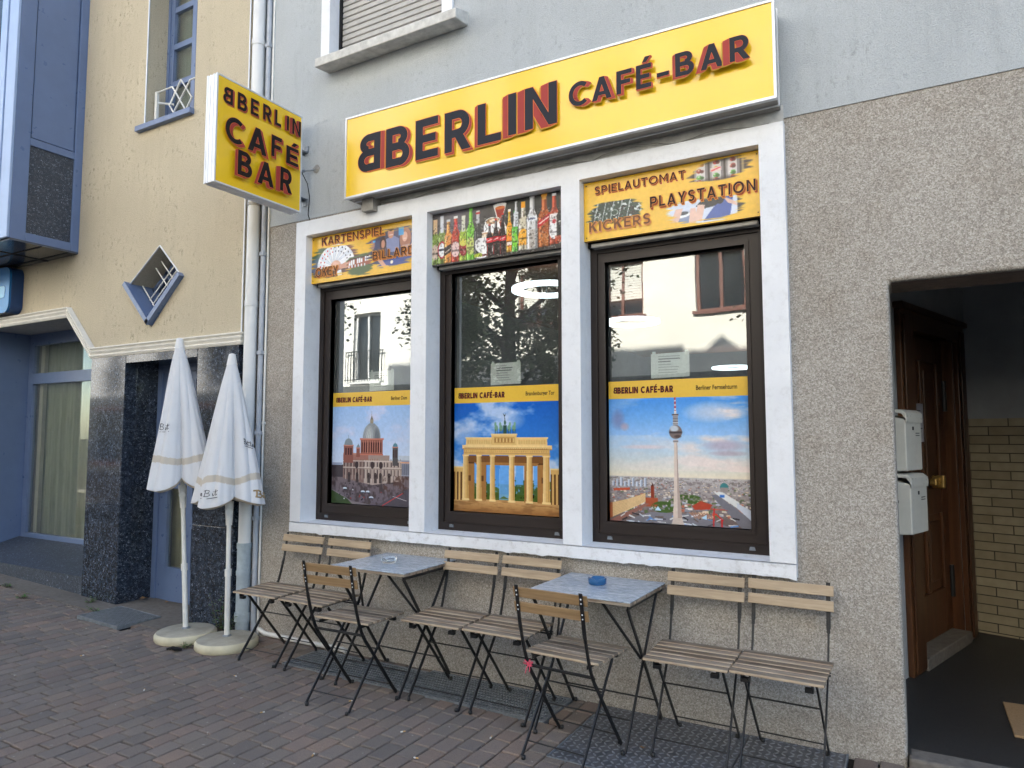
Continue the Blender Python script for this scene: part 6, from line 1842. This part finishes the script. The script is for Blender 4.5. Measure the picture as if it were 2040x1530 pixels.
    bottle(P, .770, .05, 1.02, .040, (206, 206, 206), None, (190, 190, 190)); P.rect(.735, .805, .55, .64, (228, 232, 238), .9); P.rect(.745, .795, .58, .61, (70, 80, 120), .8); P.rect(.75, .79, .06, .4, (150, 130, 110), .45)
    bottle(P, .856, .06, 1.0, .046, (166, 78, 30), None, (236, 160, 60)); P.rect(.842, .870, .90, 1.0, (220, 156, 60)); P.poly([(.81, .40), (.81, .52), (.902, .66), (.902, .54)], (190, 30, 34)); P.line((.82, .475), (.895, .59), .014, (236, 200, 190)); P.rect(.825, .885, .08, .30, (206, 128, 60), .5)
    bottle(P, .925, .08, .98, .036, (170, 60, 34), (236, 234, 234), (236, 236, 236)); P.rect(.895, .955, .30, .62, (236, 234, 236), .92); P.ell(.925, .48, .014, .04, (206, 60, 70))
    bottle(P, .972, .10, .92, .030, (52, 34, 28), (40, 40, 42), (70, 60, 56)); P.rect(.95, .995, .34, .60, (40, 38, 40)); P.rect(.955, .99, .45, .48, (200, 198, 194)); P.rect(.93, 1, .10, .22, (206, 70, 36), .7); bottle(P, .992, .4, 1.0, .022, (44, 70, 48), None, (160, 34, 42), .5)
    P.put(np.clip((P.noise(120, 44, 2, 12) - .60) * 7, 0, 1) * (P.yy < .75), (240, 236, 226), .4); P.put(np.clip((P.noise(110, 36, 2, 13) - .58) * 7, 0, 1) * (P.yy < .8), (30, 22, 20), .5)
    return P
def pic_games():
    P = Paint(1.0, 0.352, 0.0042); P.rect(0, 1, 0, 1, YEL); P.put(np.clip((P.noise(3, 2, 3, 12) - .5) * 3, 0, 1), (240, 196, 76), .5)
    def slot():
        P.rect(0, 1, 0, 1, (50, 40, 34)); 
        for k in range(3):
            x0 = .655 + k * .084; P.rect(x0, x0 + .074, .6, 1.02, (206, 200, 198)); P.rect(x0, x0 + .012, .6, 1.02, (120, 112, 112), .7); P.rect(x0 + .06, x0 + .074, .6, 1.02, (104, 96, 98), .8)
            P.grad(2, 3, (0, 0, 0), (0, 0, 0))
            for yy, cc in ((.94, (196, 60, 44)), (.84, (198, 150, 60) if k == 1 else (150, 60, 50)), (.74, (96, 160, 70)), (.67, (190, 44, 44))):
                P.ell(x0 + .026 + .006 * k, yy, .015, .035, cc); P.ell(x0 + .042, yy - .012, .011, .026, tuple(int(v * .6) for v in cc)); P.ell(x0 + .024, yy + .014, .005, .010, (246, 236, 226), .8)
        P.put(np.clip(1 - (1 - np.abs(P.yy - .82) / .18) * 2.2, 0, .75), (40, 32, 30))
        P.rect(.742, .800, .80, .86, (220, 196, 190)); P.line((.746, .81), (.795, .85), .016, (206, 50, 60)); P.rect(.905, .918, .6, 1, (150, 132, 96))
    clip_put(P, brush(P, .79, .82, .17, .17, 31), slot)
    def kick():
        P.rect(0, 1, 0, 1, (34, 58, 46)); P.put(np.clip((P.noise(70, 26, 2, 3) - .60) * 9, 0, 1), (222, 226, 226), .95); P.put(np.clip((P.noise(50, 30, 2, 6) - .60) * 9, 0, 1), (16, 20, 22), .9)
        for k in range(5): P.line((.06 + k * .05, .26), (.09 + k * .05, .62), .004, (206, 210, 212))
        P.line((.08, .44), (.29, .48), .003, (220, 224, 224)); P.ell(.19, .42, .022, .05, (206, 214, 210)); P.ell(.19, .42, .019, .042, (34, 62, 48)); P.rect(.08, .14, .30, .305, (220, 220, 220))
    clip_put(P, brush(P, .19, .44, .165, .19, 37), kick)
    def pad():
        P.rect(0, 1, 0, 1, (206, 214, 232)); P.ell(.60, .14, .06, .12, (128, 140, 170), 1, .5); P.poly([(.70, .05), (.80, .40), (.86, .40), (.84, .05)], (70, 92, 160)); P.ell(.58, .20, .05, .05, (230, 232, 236)); P.ell(.58, .22, .04, .03, (70, 74, 84))
        P.poly([(.66, .30), (.70, .40), (.80, .44), (.82, .36), (.76, .26), (.69, .24)], (36, 36, 42)); P.ell(.69, .30, .02, .06, (44, 44, 50)); P.ell(.79, .34, .02, .06, (30, 30, 36))
        for p_ in ([(.52, .10), (.55, .30), (.59, .30), (.56, .06)], [(.62, .05), (.63, .28), (.66, .28), (.66, .05)], [(.65, .08), (.67, .32), (.71, .30), (.69, .05)], [(.80, .40), (.86, .30), (.89, .20), (.83, .28)]): P.poly(p_, (222, 184, 168))
        P.rect(.88, 1, .1, .6, (40, 40, 42))
    clip_put(P, brush(P, .70, .23, .21, .20, 43), pad)
    return P
w_bd = [(-3.545, -2.540, 2.630, 2.982, pic_cards, 'yellow printed board with playing cards and billiard players, above the left window'),
        (-2.427, -1.425, 2.628, 2.981, pic_bar, 'dark printed board with a row of bottles and coffee cups, above the middle window'),
        (-1.313, -0.293, 2.640, 2.995, pic_games, 'yellow printed board with slot reels, table football and game pads, above the right window')]
yb_ = 0.012
for x0, x1, z0, z1, fn, lab in w_bd:
    P = fn()
    P.W = x1 - x0 - 0.012; P.H = z1 - z0
    r = empty('printed_board', (x0 + 0.006, yb_, z0), 0, lab, 'sign board', 'printed boards above the café windows')
    P.mesh('print', MT['print'], r, (0, 0, 0))
    w = MB(); w.box(0, P.W, 0.0006, 0.028, 0, P.H, c=tuple(k * .9 for k in lin(150, 104, 30)) if fn is not pic_bar else (0.02, 0.02, 0.02)); w.build('panel', MT['yellowboard'], r)
    W_ = P.W; H_ = P.H
    B = Board(lambda x, y, l: (x, -l, y), 0.0004)
    BR = lin(74, 40, 32); RB = lin(158, 78, 44); GLW = lin(226, 158, 80)
    if fn is pic_cards:
        B.text('KARTENSPIEL', .100, .282, .058, .16, .15, BR, (.006, -.008), RB, width=.600, glow=GLW)
        B.text('BILLARD', .598, .108, .060, .20, .16, BR, (.006, -.008), RB, width=.372, glow=GLW)
        B.text('OKEY', .045, .046, .066, .20, .15, BR, (.006, -.008), RB, width=.222, glow=GLW)
    elif fn is pic_games:
        B.text('SPIELAUTOMAT', .070, .276, .046, .18, .16, BR, (.005, -.009), RB, width=.540, glow=GLW)
        B.text('PLAYSTATION', .408, .140, .062, .22, .17, lin(50, 32, 34), (.008, -.012), RB, width=.575, glow=GLW)
        B.text('KICKERS', .035, .052, .058, .20, .16, lin(120, 84, 66), (.005, -.008), lin(206, 140, 96), width=.372, glow=GLW)
    if B.w.v: B.w.build('lettering', MT['letter'], r)
    w = MB()
    for sx_, sz_ in ((.016, H_ - .02), (W_ - .016, H_ - .02), (.016, .02), (W_ - .016, .02)):
        w.box(sx_ - .003, sx_ + .003, -0.002, 0.0, sz_ - .003, sz_ + .003)
    build_loose(w, 'screw', MT['gap'], r)

# ------------------------------------------------------------------ ring lamps in the café
LM = [(-2.262, 1.420, 2.70, .30, 'bright ring lamp hanging in the café behind the middle window'), (-2.225, 3.36, 2.70, .30, 'bright ring lamp further back, seen through the right window'), (-2.30, 8.6, 2.66, .34, 'bright ring lamp deepest inside the café, low in the right window')]
for x, y, z, R_, lab in LM:
    r = empty('ring_lamp', (x, y, z), 0, lab, 'lamp', 'ring lamps in the café')
    w = MB(); w.lathe([(R_ - .085, .03), (R_ - .085, 0), (R_, 0), (R_, .03), (R_ - .085, .03)], 48, cap=False); w.build('glowing_ring', MT['lamp'], r)
    w = MB()
    for k in range(3): a = k * 2.094; w.tube([((R_ - .04) * math.cos(a), (R_ - .04) * math.sin(a), .03), (0, 0, .078)], .002, 5)
    w.build('hanger', MT['steel'], r)

# ------------------------------------------------------------------ blue letter of the bank, cut by the picture edge
bl = empty('blue_letter', (-7.85, -0.20, 2.98), 0, 'glossy blue letter of the bank sign on the yellow wall below the bay window', 'sign letter')
def rrect(cx, cz, hx, hz, r_, n=6):
    out = []
    for (sx, sz, a0) in ((1, -1, -90), (1, 1, 0), (-1, 1, 90), (-1, -1, 180)):
        for k in range(n + 1):
            a = rad(a0 + 90 * k / n); out.append((cx + sx * (hx - r_) + r_ * math.cos(a), cz + sz * (hz - r_) + r_ * math.sin(a)))
    return out
w = MB(); w.facade(rrect(0, 0, 0.30, 0.235, 0.09), [rrect(-0.03, 0.05, 0.14, 0.055, 0.03), [(-0.31 + .02, -.12), (-.31 + .02, -.06), (.10, -.06), (.14, -.09), (.10, -.12)]], 0.0, 0.13)
w.build('face', [MT['bluelogo']], bl, bevel=0.006)
w = MB(); w.facade(rrect(0.004, 0, 0.302, 0.237, 0.09), [], 0.02, 0.129, back=False); w.build('side', MT['bluelogo_side'], bl)
w = MB(); w.facade(rrect(-0.02, -0.02, 0.24, 0.06, 0.03), [], -0.004, 0.02); w.build('painted_highlight', MT['bluelogo_hi'], bl)

# ------------------------------------------------------------------ across the street: sunlit houses and street trees, seen in the panes
YO = -11.98
def opp_house(name, x0, x1, h, m, wins, label, balc=False, low=2.95):
    r = empty(name, (x0, YO, 0), 0, label, 'building', 'houses across the street')
    off = lambda o: setattr(o, 'location', (-x0, -YO, 0)) or o
    w = MB(); holes = [rect(a, b, c, d) for a, b, c, d in wins]
    # facade() faces -y; turn it to face the street by mirroring about the front plane
    t = MB(); t.facade(rect(x0, x1, low, h), holes, -0.0, 0.28)
    w.v = [(v[0], YO - v[1], v[2]) for v in t.v]; w.f = [f[::-1] for f in t.f]; w.m = t.m; w.c = t.c; w.sm = t.sm
    w.box(x0, x1, YO - 8, YO - 0.3, 0, h); 
    off(w.build('wall', m, r))
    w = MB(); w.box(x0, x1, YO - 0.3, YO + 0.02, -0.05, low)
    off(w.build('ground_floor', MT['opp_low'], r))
    w = MB(); w.box(x0 - .1, x1 + .1, YO - 8.2, YO + 0.35, h, h + .25); off(w.build('eaves', MT['roof'], r))
    for a, b, c, d in wins:
        t = MB(); t.facade(rect(a - .03, b + .03, c - .03, d + .03), [rect(a + .07, (a + b) / 2 - .035, c + .07, d - .07), rect((a + b) / 2 + .035, b - .07, c + .07, d - .07)], 0, .08)
        w = MB(); w.v = [(v[0], YO - .12 - v[1], v[2]) for v in t.v]; w.f = [f[::-1] for f in t.f]; w.m = t.m; w.c = t.c; w.sm = t.sm
        w.box(a - .08, b + .08, YO - .02, YO + .07, c - .07, c - .002)
        f_ = off(w.build('window', MT['opp_frame'] if not balc else MT['pipe'], r))
        w = MB(); w.box(a, b, YO - .22, YO - .20, c, d); w.build('pane', MT['opp_glass'], f_)
        if (a * 13 + c * 7) % 1 < .45 and not balc:
            w = MB()
            for k in range(14): w.box(a + .08, b - .08, YO - .155, YO - .145, d - .10 - k * .065, d - .042 - k * .065)
            w.build('blind', MT['blind'], f_)
        if balc:
            w = MB()
            for k in range(14): w.box(a - .2 + k * (b - a + .4) / 13 - .008, a - .2 + k * (b - a + .4) / 13 + .008, YO + .10, YO + .116, c, c + .9)
            w.box(a - .22, b + .22, YO + .09, YO + .125, c + .9, c + .93); w.box(a - .22, b + .22, YO + .09, YO + .125, c + .05, c + .08)
            w.build('balcony_rail', MT['black'], f_)
    # shop openings in the shaded base
    k = x0 + .8
    while k < x1 - 2.2:
        w = MB(); w.box(k, k + 1.9, YO + .0, YO + .05, .5, 2.5); f_ = off(w.build('shop_window', MT['opp_glass'], r))
        w = MB(); w.box(k - .06, k + 1.96, YO + .0, YO + .09, 2.5, 2.58); w.box(k - .06, k + 1.96, YO + .0, YO + .09, .42, .5); w.build('frame', MT['opp_frame'], f_)
        k += 3.1
    return r
wa = []
for z in (4.4, 7.3, 10.2):
    for x in (-10.9, -8.6, -6.26, -3.86, -1.5, .9, 3.3, 5.7): wa.append((x, x + 1.1, z, z + 1.4))
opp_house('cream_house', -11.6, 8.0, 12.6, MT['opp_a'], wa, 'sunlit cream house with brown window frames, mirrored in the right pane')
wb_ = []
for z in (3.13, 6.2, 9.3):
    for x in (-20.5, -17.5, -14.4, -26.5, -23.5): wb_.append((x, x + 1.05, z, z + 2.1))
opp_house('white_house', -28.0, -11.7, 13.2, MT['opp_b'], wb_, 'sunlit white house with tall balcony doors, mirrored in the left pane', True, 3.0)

def tree(x, y, h, cr, ch, n, seed, label, bare=0.0):
    R = random.Random(seed)
    r = empty('street_tree', (x, y, 0), 0, label, 'tree', 'street trees across the road')
    w = MB()
    w.tube([(0, 0, -.02), (.03, .02, h * .25), (.0, .05, h * .5), (.05, 0, h * .85)], [.17, .14, .11, .04], 12)
    blobs = []
    for k in range(15):
        a = k * 2.4 + R.random(); zz = h * (.36 + .55 * k / 15); L = cr * R.uniform(.45, .95) * (1.05 - abs(k / 15 - .4))
        e_ = Vector((math.cos(a) * L, math.sin(a) * L, zz + R.uniform(.1, .7)))
        w.tube([(0.02, 0.03, zz - .35), tuple(e_ * .5 + Vector((0, 0, (zz - .35) * .5 + .1))), tuple(e_)], [.055, .035, .012], 7)
        blobs.append((e_, R.uniform(.5, .95)))
        for q in range(3): blobs.append((e_ * R.uniform(.5, 1.0) + Vector((R.uniform(-.6, .6), R.uniform(-.6, .6), R.uniform(-.5, .6) + (zz * .0))), R.uniform(.3, .7)))
    w.build('trunk', MT['bark'], r)
    lf = MB()
    for k in range(n):
        c, s_ = R.choice(blobs)
        d = Vector((R.gauss(0, 1), R.gauss(0, 1), R.gauss(0, .8))); d = d.normalized() * s_ * (R.random() ** .45)
        p = c + d
        a = Vector((R.uniform(-1, 1), R.uniform(-1, 1), R.uniform(-.6, .3))).normalized(); b = a.cross(Vector((R.uniform(-1, 1), R.uniform(-1, 1), 1))).normalized()
        L = R.uniform(.05, .10); W = L * .42; cc = R.uniform(.7, 1.3)
        lf.add([tuple(p - a * L * .5), tuple(p + b * W), tuple(p + a * L * .2 + b * W * .9), tuple(p + a * L * .62), tuple(p + a * L * .2 - b * W * .9), tuple(p - b * W)], [(0, 1, 2, 3, 4, 5)], 0, (cc, cc, cc * .9))
    lf.build('crown', MT['leaf'], r)
    return r
tree(-5.6, -6.3, 6.8, 2.3, 5.0, 21000, 31, 'leafy dark street tree mirrored in the middle pane')
tree(-11.6, -6.9, 8.2, 1.9, 5.0, 7000, 33, 'leafy street tree farther left, mirrored at the top of the left pane')
tree(-0.4, -7.6, 7.6, 1.4, 5.0, 6000, 34, 'leafy street tree at the right, mirrored in a corner of the right pane')
